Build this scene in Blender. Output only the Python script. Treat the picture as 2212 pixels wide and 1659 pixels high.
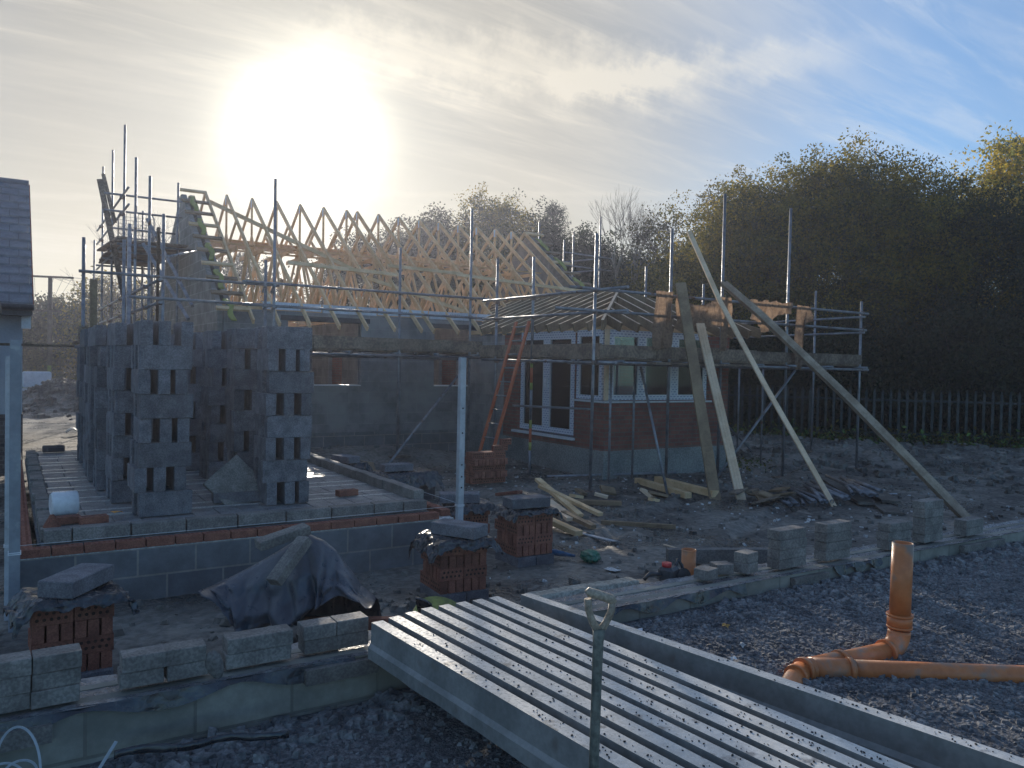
import bpy, bmesh, math, random
from mathutils import Vector, Matrix
random.seed(7)
for o in list(bpy.data.objects): bpy.data.objects.remove(o)
S = bpy.context.scene; COL = S.collection
R = math.radians
# ---------------------------------------------------------------- camera
yaw, pitch, roll = R(57.7), R(1.4), R(1.2)
fx, fy = math.cos(yaw), math.sin(yaw)
F = Vector((fx*math.cos(pitch), fy*math.cos(pitch), -math.sin(pitch)))
R0 = Vector((fy, -fx, 0)); U0 = R0.cross(F)
XC = R0*math.cos(roll) + U0*math.sin(roll); YC = U0*math.cos(roll) - R0*math.sin(roll)
cd = bpy.data.cameras.new('camera'); cam = bpy.data.objects.new('camera', cd); COL.objects.link(cam)
m = Matrix((XC, YC, -F)).transposed().to_4x4(); m.translation = Vector((0, 0, 2.0)); cam.matrix_world = m
cd.sensor_width = 36; cd.lens = 36*1720/2212; cd.clip_start = .05; cd.clip_end = 3000
S.camera = cam
# ---------------------------------------------------------------- sky and sun
SAZ, SEL = R(72.45), R(14.9)
SD = Vector((math.cos(SAZ)*math.cos(SEL), math.sin(SAZ)*math.cos(SEL), math.sin(SEL)))
S.view_settings.view_transform = 'Standard'; S.view_settings.look = 'None'
S.view_settings.exposure = 0; S.view_settings.gamma = 1
W = bpy.data.worlds.new("World"); S.world = W; W.use_nodes = True
nt = W.node_tree; N = nt.nodes; L = nt.links; N.clear()
def nd(tree, t, **k):
    n = tree.nodes.new(t)
    for a, b in k.items(): setattr(n, a, b)
    return n
def setin(tree, sock, v):
    if isinstance(v, bpy.types.NodeSocket): tree.links.new(v, sock)
    else: sock.default_value = v
def mth(tree, op, a, b=0.0, c=None, clamp=False):
    n = nd(tree, 'ShaderNodeMath', operation=op); n.use_clamp = clamp
    setin(tree, n.inputs[0], a); setin(tree, n.inputs[1], b)
    if c is not None: setin(tree, n.inputs[2], c)
    return n.outputs[0]
def mixc(tree, fac, a, b, typ='MIX'):
    n = nd(tree, 'ShaderNodeMix', data_type='RGBA', blend_type=typ)
    setin(tree, n.inputs[0], fac); setin(tree, n.inputs[6], a); setin(tree, n.inputs[7], b)
    return n.outputs[2]
def mapr(tree, v, a, b, c=0.0, d=1.0, smooth=True):
    n = nd(tree, 'ShaderNodeMapRange'); n.interpolation_type = 'SMOOTHSTEP' if smooth else 'LINEAR'
    setin(tree, n.inputs[0], v)
    for i, q in enumerate((a, b, c, d)): n.inputs[i+1].default_value = q
    return n.outputs[0]
def dot(tree, v, w):
    n = nd(tree, 'ShaderNodeVectorMath', operation='DOT_PRODUCT'); tree.links.new(v, n.inputs[0]); n.inputs[1].default_value = w
    return n.outputs['Value']
tc = nd(nt, 'ShaderNodeTexCoord'); G = tc.outputs['Generated']
sky = nd(nt, 'ShaderNodeTexSky', sky_type='NISHITA'); sky.sun_disc = False
sky.sun_elevation = SEL; sky.sun_rotation = math.atan2(SD.x, SD.y); sky.air_density = 1.0; sky.dust_density = .6; sky.ozone_density = 1.2
base = nd(nt, 'ShaderNodeVectorMath', operation='SCALE'); L.new(sky.outputs[0], base.inputs[0]); base.inputs[3].default_value = 1.0
ca = mth(nt, 'MAXIMUM', dot(nt, G, tuple(SD)), 0.0)
sep = nd(nt, 'ShaderNodeSeparateXYZ'); L.new(G, sep.inputs[0])
zc = mth(nt, 'MAXIMUM', sep.outputs[2], .03)
# cirrus: two stretched noises on the plane of the clouds
pl = nd(nt, 'ShaderNodeCombineXYZ')
L.new(mth(nt, 'DIVIDE', sep.outputs[0], mth(nt, 'ADD', zc, .12)), pl.inputs[0]); L.new(mth(nt, 'DIVIDE', sep.outputs[1], mth(nt, 'ADD', zc, .12)), pl.inputs[1])
def cirrus(rot, sx, sy, scale, lo, hi, off=0):
    mp = nd(nt, 'ShaderNodeMapping'); L.new(pl.outputs[0], mp.inputs[0]); mp.inputs['Rotation'].default_value = (0, 0, rot)
    mp.inputs['Scale'].default_value = (sx, sy, 1); mp.inputs['Location'].default_value = (off, off*.7, 0)
    n = nd(nt, 'ShaderNodeTexNoise'); L.new(mp.outputs[0], n.inputs[0]); n.inputs['Scale'].default_value = scale; n.inputs['Detail'].default_value = 9; n.inputs['Roughness'].default_value = .62; n.inputs['Distortion'].default_value = .6
    return mapr(nt, n.outputs[0], lo, hi)
c1 = cirrus(R(24), .42, 1.5, 1.1, .42, .74); c2 = cirrus(R(-38), 1.0, 6.0, 2.2, .42, .78, 3.1); c3 = cirrus(R(10), .25, .6, .7, .38, .62, 7)
cl = mth(nt, 'MULTIPLY', mth(nt, 'ADD', mth(nt, 'MULTIPLY', c1, .8), mth(nt, 'MULTIPLY', c2, .6)), mth(nt, 'ADD', mth(nt, 'MULTIPLY', c3, .75), .25), clamp=True)
# a bright wisp and two old vapour trails: bands round great circles
def band(p, q, w, soft, amp, lo, hi):
    n = p.cross(q).normalized(); t = (q-p*(p.dot(q))).normalized()
    d = mth(nt, 'ABSOLUTE', dot(nt, G, tuple(n)))
    nz = nd(nt, 'ShaderNodeTexNoise'); L.new(G, nz.inputs[0]); nz.inputs['Scale'].default_value = 26; nz.inputs['Detail'].default_value = 8; nz.inputs['Roughness'].default_value = .65
    dd = mth(nt, 'ADD', d, mth(nt, 'MULTIPLY', mth(nt, 'SUBTRACT', nz.outputs[0], .5), soft))
    b = mapr(nt, dd, 0.0, w, 1.0, 0.0)
    along = dot(nt, G, tuple(t))
    return mth(nt, 'MULTIPLY', mth(nt, 'MULTIPLY', b, amp), mth(nt, 'MULTIPLY', mapr(nt, along, lo, lo+.05), mapr(nt, along, hi-.14, hi, 1, 0)))
def pd(x, y): return (F*1720 + XC*(x-1106) - YC*(y-829.5)).normalized()
wisps = mth(nt, 'ADD', band(pd(640, 95), pd(1400, 170), .05, .10, .6, -.02, .5), band(pd(1200, 200), pd(1800, 110), .03, .06, .5, -.03, .38))
wisps = mth(nt, 'ADD', wisps, band(pd(60, 425), pd(1500, 418), .006, .006, .16, -.2, .85))
cl = mth(nt, 'ADD', cl, wisps, clamp=True)
# haze veil: warm grey towards the sun, thin blue away from it
warm = mapr(nt, ca, .74, .975)
lowv = mapr(nt, sep.outputs[2], .0, .32, 1.0, 0.0)
veilc = mixc(nt, warm, (.33, .45, .67, 1), (.43, .41, .365, 1))
hazc = mixc(nt, lowv, veilc, mixc(nt, warm, (.46, .56, .70, 1), (.76, .66, .46, 1)))
skb = mixc(nt, 1.0, base.outputs[0], (.070, .118, .165, 1), 'MULTIPLY')
frontness = mapr(nt, ca, -.2, .8)
vf = mth(nt, 'MULTIPLY', frontness, mth(nt, 'ADD', .35, mth(nt, 'MULTIPLY', warm, .62)))
vf = mth(nt, 'MULTIPLY', vf, mapr(nt, sep.outputs[2], .45, .9, 1.0, .3))
col = mixc(nt, vf, skb, hazc)
cloudc = mixc(nt, warm, (.68, .76, .86, 1), (.82, .76, .64, 1))
col = mixc(nt, mth(nt, 'MULTIPLY', cl, mth(nt, 'ADD', .68, mth(nt, 'MULTIPLY', frontness, .2))), col, cloudc)
g1 = mth(nt, 'MULTIPLY', mth(nt, 'POWER', ca, 520.0), 2.9); g2 = mth(nt, 'MULTIPLY', mth(nt, 'POWER', ca, 70.0), .24); g3 = mth(nt, 'MULTIPLY', mth(nt, 'POWER', ca, 10.0), .04)
gs = mth(nt, 'ADD', g1, mth(nt, 'ADD', g2, g3))
gl = nd(nt, 'ShaderNodeVectorMath', operation='SCALE'); gl.inputs[0].default_value = (1.0, .93, .72); L.new(gs, gl.inputs[3])
col = mixc(nt, 1.0, col, gl.outputs[0], 'ADD')
bg = nd(nt, 'ShaderNodeBackground'); L.new(col, bg.inputs[0]); bg.inputs[1].default_value = 1.0
wo = nd(nt, 'ShaderNodeOutputWorld'); L.new(bg.outputs[0], wo.inputs[0])
sl = bpy.data.lights.new('sun', 'SUN'); sl.energy = 5.0; sl.angle = R(.5); sl.color = (1, .90, .76)
so = bpy.data.objects.new('sun', sl); COL.objects.link(so); so.rotation_euler = SD.to_track_quat('Z', 'Y').to_euler(); so.location = SD*60
S.render.engine = 'CYCLES'; S.cycles.max_bounces = 6; S.cycles.volume_bounces = 0; S.cycles.transparent_max_bounces = 12
S.cycles.sample_clamp_indirect = 4.0

# ---------------------------------------------------------------- helpers
def obj(name, bm, mat, parent=None):
    me = bpy.data.meshes.new(name)
    if parent is not None and parent.get('root'):
        bmesh.ops.translate(bm, verts=bm.verts, vec=-Vector(parent['root']))
    bm.to_mesh(me); bm.free()
    o = bpy.data.objects.new(name, me); COL.objects.link(o)
    for mm in (mat if isinstance(mat, (list, tuple)) else [mat]): me.materials.append(mm)
    if parent is not None:
        o.parent = parent
        if parent.get('root'): o['root'] = list(parent['root'])
    return o
def thing(name, label, cat, loc=(0, 0, 0), group=None, rz=0):
    o = bpy.data.objects.new(name, None); COL.objects.link(o); o.location = loc; o.rotation_euler = (0, 0, rz); o.empty_display_size = .2
    o['label'] = label; o['category'] = cat; o['root'] = [float(v) for v in loc]
    if group: o['group'] = group
    return o
def tag(o, label, cat, group=None):
    o['label'] = label; o['category'] = cat
    if group: o['group'] = group
    return o
def struct(name, bm, mat):
    o = obj(name, bm, mat); o['kind'] = 'structure'; return o
def place(o, loc, rot=(0, 0, 0)):
    o.location = loc; o.rotation_euler = rot; return o
def NB(): return bmesh.new()
def box(bm, c, s, rot=None, mi=0, bev=0):
    M = Matrix.Translation(c) @ (rot.to_4x4() if rot else Matrix.Identity(4)) @ Matrix.Diagonal((s[0], s[1], s[2], 1))
    r = bmesh.ops.create_cube(bm, size=1, matrix=M)
    fs = set(f for v in r['verts'] for f in v.link_faces)
    for f in fs: f.material_index = mi
    if bev:
        es = list(set(e for v in r['verts'] for e in v.link_edges)); r2 = bmesh.ops.bevel(bm, geom=es, offset=bev, segments=1, affect='EDGES')
        for f in r2['faces']: f.material_index = mi
    return r['verts']
def bx(bm, x0, x1, y0, y1, z0, z1, mi=0): return box(bm, ((x0+x1)/2, (y0+y1)/2, (z0+z1)/2), (x1-x0, y1-y0, z1-z0), None, mi)
def frame(p, q, up=(0, 0, 1)):
    d = (Vector(q)-Vector(p)); z = d.normalized(); u = Vector(up)
    if abs(z.dot(u)) > .98: u = Vector((1, 0, 0))
    x = u.cross(z).normalized(); y = z.cross(x)
    return Matrix((x, y, z)).transposed(), d.length
def bar(bm, p, q, w, h, up=(0, 0, 1), mi=0, bev=0):
    M, l = frame(p, q, up); c = (Vector(p)+Vector(q))/2
    return box(bm, c, (w, h, l), M, mi, bev)
def tube(bm, p, q, r=.024, n=10, r2=None, cap=True, mi=0):
    M, l = frame(p, q); c = (Vector(p)+Vector(q))/2
    k = bmesh.ops.create_cone(bm, cap_ends=cap, segments=n, radius1=r, radius2=r if r2 is None else r2, depth=l, matrix=Matrix.Translation(c) @ M.to_4x4())
    for v in k['verts']:
        for f in v.link_faces: f.smooth = len(f.verts) == 4; f.material_index = mi
def path(bm, pts, r, n=8, mi=0):
    rings = []; pts = [Vector(p) for p in pts]; px = None
    rr = r if isinstance(r, (list, tuple)) else [r]*len(pts)
    for i, p in enumerate(pts):
        t = (pts[min(i+1, len(pts)-1)]-pts[max(i-1, 0)]).normalized()
        if px is None:
            u = Vector((0, 0, 1)) if abs(t.z) < .9 else Vector((1, 0, 0)); px = u.cross(t).normalized()
        x = (px - t*px.dot(t)).normalized(); px = x; y = t.cross(x)
        rings.append([bm.verts.new(p + x*math.cos(a)*rr[i] + y*math.sin(a)*rr[i]) for a in [2*math.pi*k/n for k in range(n)]])
    for a, b in zip(rings, rings[1:]):
        for k in range(n):
            f = bm.faces.new((a[k], a[(k+1) % n], b[(k+1) % n], b[k])); f.smooth = True; f.material_index = mi
    for rg, fl in ((rings[0], True), (rings[-1], False)):
        f = bm.faces.new(rg[::-1] if fl else rg); f.material_index = mi
def sheet(bm, fn, nu, nv, thick=0, mi=0, smooth=True):
    g = [[bm.verts.new(fn(u/nu, v/nv)) for u in range(nu+1)] for v in range(nv+1)]
    for v in range(nv):
        for u in range(nu):
            f = bm.faces.new((g[v][u], g[v][u+1], g[v+1][u+1], g[v+1][u])); f.smooth = smooth; f.material_index = mi
def solid(o, t):
    md = o.modifiers.new('thickness', 'SOLIDIFY'); md.thickness = t; md.offset = 0
def hsh(x, y):
    v = math.sin(x*12.9898+y*78.233)*43758.5453; return v-math.floor(v)
def vn(x, y):
    xi, yi = math.floor(x), math.floor(y); a, b = x-xi, y-yi; a = a*a*(3-2*a); b = b*b*(3-2*b)
    return (hsh(xi, yi)*(1-a)+hsh(xi+1, yi)*a)*(1-b)+(hsh(xi, yi+1)*(1-a)+hsh(xi+1, yi+1)*a)*b
def fbm(x, y, o=4):
    s = 0; a = .5
    for i in range(o): s += a*(vn(x, y)-.5); x *= 2.03; y *= 2.03; a *= .5
    return s
def sst(a, b, x):
    t = min(1, max(0, (x-a)/(b-a))); return t*t*(3-2*t)

# ---------------------------------------------------------------- materials
def mat(name, a, b, scale=6, rough=.7, bump=.3, bscale=None, metal=0, spec=.5, rvar=.1, ovar=.12, kind='noise', stretch=None, dirt=None, lo=.35, hi=.65, bdist=.01, sp=None):
    M = bpy.data.materials.new(name); M.use_nodes = True; t = M.node_tree; P = t.nodes['Principled BSDF']
    geo = nd(t, 'ShaderNodeNewGeometry'); src = geo.outputs['Position']
    if stretch:
        tcx = nd(t, 'ShaderNodeTexCoord'); mp = nd(t, 'ShaderNodeMapping'); t.links.new(tcx.outputs['Object'], mp.inputs[0]); mp.inputs['Scale'].default_value = stretch; src = mp.outputs[0]
    n = nd(t, 'ShaderNodeTexNoise'); t.links.new(src, n.inputs[0]); n.inputs['Scale'].default_value = scale; n.inputs['Detail'].default_value = 8; n.inputs['Roughness'].default_value = .6
    c = mixc(t, mapr(t, n.outputs[0], lo, hi), (*a, 1), (*b, 1))
    if bump:
        n5 = nd(t, 'ShaderNodeTexNoise'); t.links.new(geo.outputs['Position'], n5.inputs[0]); n5.inputs['Scale'].default_value = (bscale or scale*8)*.8; n5.inputs['Detail'].default_value = 3
        h5 = nd(t, 'ShaderNodeHueSaturation'); t.links.new(c, h5.inputs['Color']); t.links.new(mapr(t, n5.outputs[0], .38, .62, 1-(sp if sp is not None else .2), 1+(sp if sp is not None else .2)), h5.inputs['Value']); c = h5.outputs[0]
    if dirt:
        n3 = nd(t, 'ShaderNodeTexNoise'); t.links.new(geo.outputs['Position'], n3.inputs[0]); n3.inputs['Scale'].default_value = dirt[1]; n3.inputs['Detail'].default_value = 6
        c = mixc(t, mapr(t, n3.outputs[0], dirt[2], dirt[2]+.12), c, (*dirt[0], 1))
    if ovar:
        oi = nd(t, 'ShaderNodeObjectInfo'); hv = nd(t, 'ShaderNodeHueSaturation'); t.links.new(c, hv.inputs['Color'])
        t.links.new(mapr(t, oi.outputs['Random'], 0, 1, 1-ovar, 1+ovar, False), hv.inputs['Value']); c = hv.outputs[0]
    t.links.new(c, P.inputs['Base Color'])
    n2 = nd(t, 'ShaderNodeTexNoise'); t.links.new(geo.outputs['Position'], n2.inputs[0]); n2.inputs['Scale'].default_value = bscale or scale*8; n2.inputs['Detail'].default_value = 6
    t.links.new(mapr(t, n2.outputs[0], .3, .7, max(0, rough-rvar), min(1, rough+rvar)), P.inputs['Roughness'])
    P.inputs['Metallic'].default_value = metal; P.inputs['Specular IOR Level'].default_value = spec
    if bump:
        bp = nd(t, 'ShaderNodeBump'); t.links.new(n2.outputs[0], bp.inputs['Height']); bp.inputs['Strength'].default_value = bump; bp.inputs['Distance'].default_value = bdist; t.links.new(bp.outputs[0], P.inputs['Normal'])
    return M
def wallmat(name, a, b, mortar, bw, bh, mw, rough=.85, off=(0, 0), bump=.5, patch=None):
    M = bpy.data.materials.new(name); M.use_nodes = True; t = M.node_tree; P = t.nodes['Principled BSDF']
    geo = nd(t, 'ShaderNodeNewGeometry'); sp = nd(t, 'ShaderNodeSeparateXYZ'); t.links.new(geo.outputs['Position'], sp.inputs[0])
    cb = nd(t, 'ShaderNodeCombineXYZ'); t.links.new(mth(t, 'ADD', mth(t, 'ADD', sp.outputs[0], sp.outputs[1]), off[0]), cb.inputs[0]); t.links.new(mth(t, 'ADD', sp.outputs[2], off[1]), cb.inputs[1])
    br = nd(t, 'ShaderNodeTexBrick'); t.links.new(cb.outputs[0], br.inputs[0]); br.inputs['Color1'].default_value = (*a, 1); br.inputs['Color2'].default_value = (*b, 1); br.inputs['Mortar'].default_value = (*mortar, 1)
    br.inputs['Scale'].default_value = 1; br.inputs['Brick Width'].default_value = bw; br.inputs['Row Height'].default_value = bh; br.inputs['Mortar Size'].default_value = mw; br.inputs['Mortar Smooth'].default_value = .2
    n = nd(t, 'ShaderNodeTexNoise'); t.links.new(geo.outputs['Position'], n.inputs[0]); n.inputs['Scale'].default_value = 3; n.inputs['Detail'].default_value = 9; n.inputs['Roughness'].default_value = .7
    hv = nd(t, 'ShaderNodeHueSaturation'); t.links.new(br.outputs[0], hv.inputs['Color']); t.links.new(mapr(t, n.outputs[0], .3, .7, .72, 1.25), hv.inputs['Value']); c = hv.outputs[0]
    if patch:
        n4 = nd(t, 'ShaderNodeTexNoise'); t.links.new(geo.outputs['Position'], n4.inputs[0]); n4.inputs['Scale'].default_value = 1.3; n4.inputs['Detail'].default_value = 7
        c = mixc(t, mapr(t, n4.outputs[0], .52, .66, 0, .7), c, (*patch, 1))
    t.links.new(c, P.inputs['Base Color']); P.inputs['Roughness'].default_value = rough
    n2 = nd(t, 'ShaderNodeTexNoise'); t.links.new(geo.outputs['Position'], n2.inputs[0]); n2.inputs['Scale'].default_value = 90
    h = mth(t, 'ADD', mth(t, 'MULTIPLY', br.outputs['Fac'], -1.0), mth(t, 'MULTIPLY', n2.outputs[0], .3))
    bp = nd(t, 'ShaderNodeBump'); t.links.new(h, bp.inputs['Height']); bp.inputs['Strength'].default_value = bump; bp.inputs['Distance'].default_value = .008; t.links.new(bp.outputs[0], P.inputs['Normal'])
    return M
M_block = mat('grey_block', (.115, .113, .125), (.18, .177, .19), 9, .85, .5, 120, ovar=.22, bdist=.004)
M_coarse = mat('concrete_coursing', (.15, .138, .128), (.24, .225, .205), 7, .75, .4, 90, ovar=.15, bdist=.004)
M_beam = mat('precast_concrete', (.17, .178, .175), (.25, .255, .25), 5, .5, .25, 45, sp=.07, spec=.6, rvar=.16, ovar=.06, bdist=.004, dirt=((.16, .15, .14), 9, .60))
M_beamtop = mat('wet_sunlit_precast_top', (.46, .46, .44), (.60, .59, .56), 8, .33, .25, 60, sp=.07, spec=1.0, rvar=.12, ovar=.05, bdist=.003, dirt=((.2, .19, .18), 11, .6))  # wet gloss; sunlight on the tops is painted in as paler concrete
M_brick = mat('red_brick', (.21, .075, .050), (.32, .12, .075), 11, .85, .5, 130, ovar=.22, bdist=.003)
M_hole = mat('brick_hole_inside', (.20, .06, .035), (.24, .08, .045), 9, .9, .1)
M_mud = mat('yard_mud', (.070, .066, .060), (.215, .20, .175), .9, .72, .8, 16, rvar=.25, ovar=0, bdist=.03, dirt=((.28, .25, .21), 2.3, .60), spec=.45)
_t = M_mud.node_tree; _P = _t.nodes['Principled BSDF']; _l = _P.inputs['Roughness'].links[0].from_socket
_g = nd(_t, 'ShaderNodeNewGeometry'); _n = nd(_t, 'ShaderNodeTexNoise'); _t.links.new(_g.outputs['Position'], _n.inputs[0]); _n.inputs['Scale'].default_value = .8; _n.inputs['Detail'].default_value = 5
_m = mapr(_t, _n.outputs[0], .50, .62, 1.0, .35); _t.links.new(mth(_t, 'MULTIPLY', _l, _m), _P.inputs['Roughness'])
M_grav = mat('crushed_stone', (.08, .085, .095), (.20, .20, .21), 30, .85, .8, 80, rvar=.2, ovar=0, bdist=.03, lo=.4, hi=.62)
M_stone = mat('gravel_stone', (.09, .095, .105), (.25, .25, .255), 9, .85, .4, 70, rvar=.2, ovar=0)
M_wood = mat('new_timber', (.58, .37, .18), (.78, .54, .30), 3, .6, .2, 40, stretch=(1, 1, 1), ovar=.12, sp=.05)
M_wood2 = mat('pale_timber', (.66, .45, .28), (.82, .61, .42), 3, .6, .2, 40, ovar=.12, sp=.05)
M_woodg = mat('treated_timber', (.19, .125, .072), (.29, .20, .115), 4, .7, .3, 40, ovar=.15, sp=.05)
M_oldw = mat('weathered_timber', (.26, .20, .14), (.42, .34, .25), 4, .7, .3, 40, ovar=.1, sp=.05)
M_postg = mat('grey_post', (.22, .24, .27), (.30, .32, .35), 4, .5, .1, dirt=((.4, .41, .42), 9, .64), sp=.05)
M_board = mat('old_scaffold_board', (.12, .085, .06), (.24, .18, .13), 3, .85, .5, 30, ovar=.15)
M_tube = mat('galvanised_tube', (.17, .18, .20), (.30, .31, .33), 5, .48, .2, 30, metal=.6, ovar=.1, dirt=((.15, .09, .06), 6, .62), sp=.05)
M_coup = mat('rusty_coupler', (.16, .11, .09), (.26, .2, .17), 20, .6, .4, metal=.5)
M_white = mat('white_upvc', (.72, .73, .76), (.80, .81, .83), 4, .35, .05, sp=.05)
M_post = mat('white_post', (.44, .46, .48), (.56, .57, .59), 5, .4, .1, dirt=((.4, .4, .4), 14, .64), sp=.05)
M_dpm = mat('black_polythene', (.018, .020, .026), (.035, .038, .046), 4, .22, .6, 14, spec=.7, rvar=.12, bdist=.02, dirt=((.13, .13, .13), 5, .6))
M_tarp = mat('blue_grey_tarpaulin', (.045, .053, .07), (.075, .085, .105), 3, .36, .5, 18, spec=.6, bdist=.015, sp=.05)
M_hess = None
M_roofing = mat('dark_roof_tile', (.10, .115, .15), (.16, .18, .22), 3, .5, .4, 40, spec=.6, ovar=.1, sp=.05)
M_render = mat('painted_render', (.42, .45, .52), (.50, .53, .58), 2, .85, .3, 60, sp=.05)
M_cream = mat('rendered_plinth', (.16, .17, .165), (.26, .27, .25), 1.5, .9, .4, 40)
M_dark = mat('dark_interior', (.02, .02, .024), (.04, .04, .045), 4, .9, .1)
M_terra = mat('orange_drain_pipe', (.52, .17, .055), (.64, .24, .09), 5, .42, .15, 30, spec=.5, dirt=((.30, .22, .17), 5, .53), sp=.05)
M_ladder = mat('orange_ladder', (.42, .09, .035), (.50, .13, .05), 5, .45, .1, sp=.05)
M_yell = mat('yellow_cavity_sock', (.22, .23, .05), (.29, .30, .07), 5, .7, .3, sp=.05)
M_blue = mat('blue_plastic', (.03, .10, .20), (.05, .15, .28), 5, .4, .2)
M_green = mat('green_plastic', (.03, .13, .08), (.05, .2, .12), 5, .4, .2)
M_strap = mat('pale_strap', (.45, .5, .56), (.58, .62, .68), 5, .35, .1, sp=.05)
M_membr = mat('silver_foil_board', (.52, .58, .66), (.66, .70, .76), 3, .4, .2, sp=.05)
M_tile2 = mat('black_trim', (.03, .033, .04), (.05, .055, .065), 4, .5, .1)
M_lime = mat('dried_mortar', (.42, .42, .42), (.62, .62, .60), 12, .6, .8, 60, bdist=.01)
M_house_block = wallmat('block_wall', (.19, .19, .195), (.24, .24, .24), (.26, .26, .25), .45, .225, .01, patch=(.30, .30, .29))
M_gable_block = wallmat('gable_block_wall', (.21, .205, .19), (.26, .25, .23), (.33, .32, .30), .45, .225, .01)
M_sub_block = wallmat('substructure_block', (.13, .135, .145), (.18, .185, .19), (.30, .28, .24), .45, .225, .009, off=(.1, -.425))
M_found = wallmat('foundation_block', (.25, .245, .21), (.32, .31, .27), (.20, .19, .165), .45, .24, .008, off=(.15, -.5+.24), patch=(.14, .14, .12))
M_brickwall = wallmat('facing_brick', (.19, .06, .045), (.26, .09, .06), (.16, .12, .10), .225, .075, .010)
M_brickdark = wallmat('blue_brick_plinth', (.06, .05, .055), (.10, .08, .08), (.12, .11, .11), .225, .075, .010)
def film():   # protective film printed with rows of small blue-grey dashes
    M = bpy.data.materials.new('protective_film'); M.use_nodes = True; t = M.node_tree; P = t.nodes['Principled BSDF']
    geo = nd(t, 'ShaderNodeNewGeometry'); sp = nd(t, 'ShaderNodeSeparateXYZ'); t.links.new(geo.outputs['Position'], sp.inputs[0])
    cb = nd(t, 'ShaderNodeCombineXYZ'); t.links.new(mth(t, 'ADD', sp.outputs[0], sp.outputs[1]), cb.inputs[0]); t.links.new(sp.outputs[2], cb.inputs[1])
    br = nd(t, 'ShaderNodeTexBrick'); t.links.new(cb.outputs[0], br.inputs[0]); br.inputs['Color1'].default_value = (.16, .18, .34, 1); br.inputs['Color2'].default_value = (.30, .32, .5, 1); br.inputs['Mortar'].default_value = (.74, .76, .82, 1)
    br.inputs['Scale'].default_value = 1; br.inputs['Brick Width'].default_value = .085; br.inputs['Row Height'].default_value = .045; br.inputs['Mortar Size'].default_value = .0155; br.inputs['Mortar Smooth'].default_value = 0
    t.links.new(br.outputs[0], P.inputs['Base Color']); P.inputs['Roughness'].default_value = .4
    return M
M_film = film()
def glassm():
    M = bpy.data.materials.new('window_glass'); M.use_nodes = True; t = M.node_tree; t.nodes.clear()
    g = nd(t, 'ShaderNodeBsdfGlossy'); g.inputs['Roughness'].default_value = .03; g.inputs['Color'].default_value = (.8, .85, .9, 1)
    tr = nd(t, 'ShaderNodeBsdfTransparent'); tr.inputs[0].default_value = (.72, .78, .8, 1)
    fr = nd(t, 'ShaderNodeFresnel'); fr.inputs[0].default_value = 1.5; mx = nd(t, 'ShaderNodeMixShader'); t.links.new(fr.outputs[0], mx.inputs[0]); t.links.new(tr.outputs[0], mx.inputs[1]); t.links.new(g.outputs[0], mx.inputs[2])
    o = nd(t, 'ShaderNodeOutputMaterial'); t.links.new(mx.outputs[0], o.inputs[0]); return M
M_glass = glassm()
def transl(name, a, b, amt, scale=3, rough=.7, alpha=None):
    M = mat(name, a, b, scale, rough, .2, 60, ovar=.06, sp=.05); t = M.node_tree; P = t.nodes['Principled BSDF']; o = t.nodes['Material Output']
    tr = nd(t, 'ShaderNodeBsdfTranslucent'); src = P.inputs['Base Color'].links[0].from_socket; t.links.new(src, tr.inputs[0])
    mx = nd(t, 'ShaderNodeMixShader'); mx.inputs[0].default_value = amt; t.links.new(P.outputs[0], mx.inputs[1]); t.links.new(tr.outputs[0], mx.inputs[2]); t.links.new(mx.outputs[0], o.inputs[0])
    return M
M_hess = transl('hessian', (.20, .135, .09), (.32, .22, .15), .5, 20)
LEAF = {k: [transl('leaf_'+k+s, a, b, .55, 2.5) for s, a, b in v] for k, v in dict(
    dark=[('a', (.028, .044, .022), (.05, .066, .028)), ('b', (.045, .06, .024), (.075, .08, .03)), ('c', (.02, .032, .02), (.035, .045, .024))],
    olive=[('a', (.13, .12, .022), (.19, .165, .03)), ('b', (.27, .20, .03), (.36, .27, .04)), ('c', (.045, .06, .026), (.07, .085, .034))],
    yellow=[('a', (.42, .30, .03), (.58, .42, .05)), ('b', (.30, .26, .04), (.42, .34, .05)), ('c', (.16, .17, .04), (.2, .2, .05))],
    grey=[('a', (.06, .066, .034), (.10, .10, .05)), ('b', (.12, .11, .055), (.17, .15, .07)), ('c', (.035, .042, .024), (.055, .06, .034))],
    pine=[('a', (.025, .045, .028), (.04, .065, .035)), ('b', (.03, .05, .03), (.05, .07, .04)), ('c', (.02, .035, .022), (.03, .045, .03))]).items()}
M_bark = mat('bark', (.06, .045, .035), (.12, .10, .08), 6, .9, .6, 30)
M_palebark = mat('pale_bark', (.18, .16, .13), (.30, .27, .23), 6, .9, .4, 30)
M_grass = mat('rough_grass', (.05, .10, .02), (.14, .22, .05), 9, .9, .6, 60)
M_rust = mat('palisade_steel', (.02, .028, .03), (.055, .065, .065), 4, .5, .2, metal=.5)
M_pole = mat('creosoted_pole', (.07, .05, .035), (.12, .09, .06), 4, .8, .4)

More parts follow.
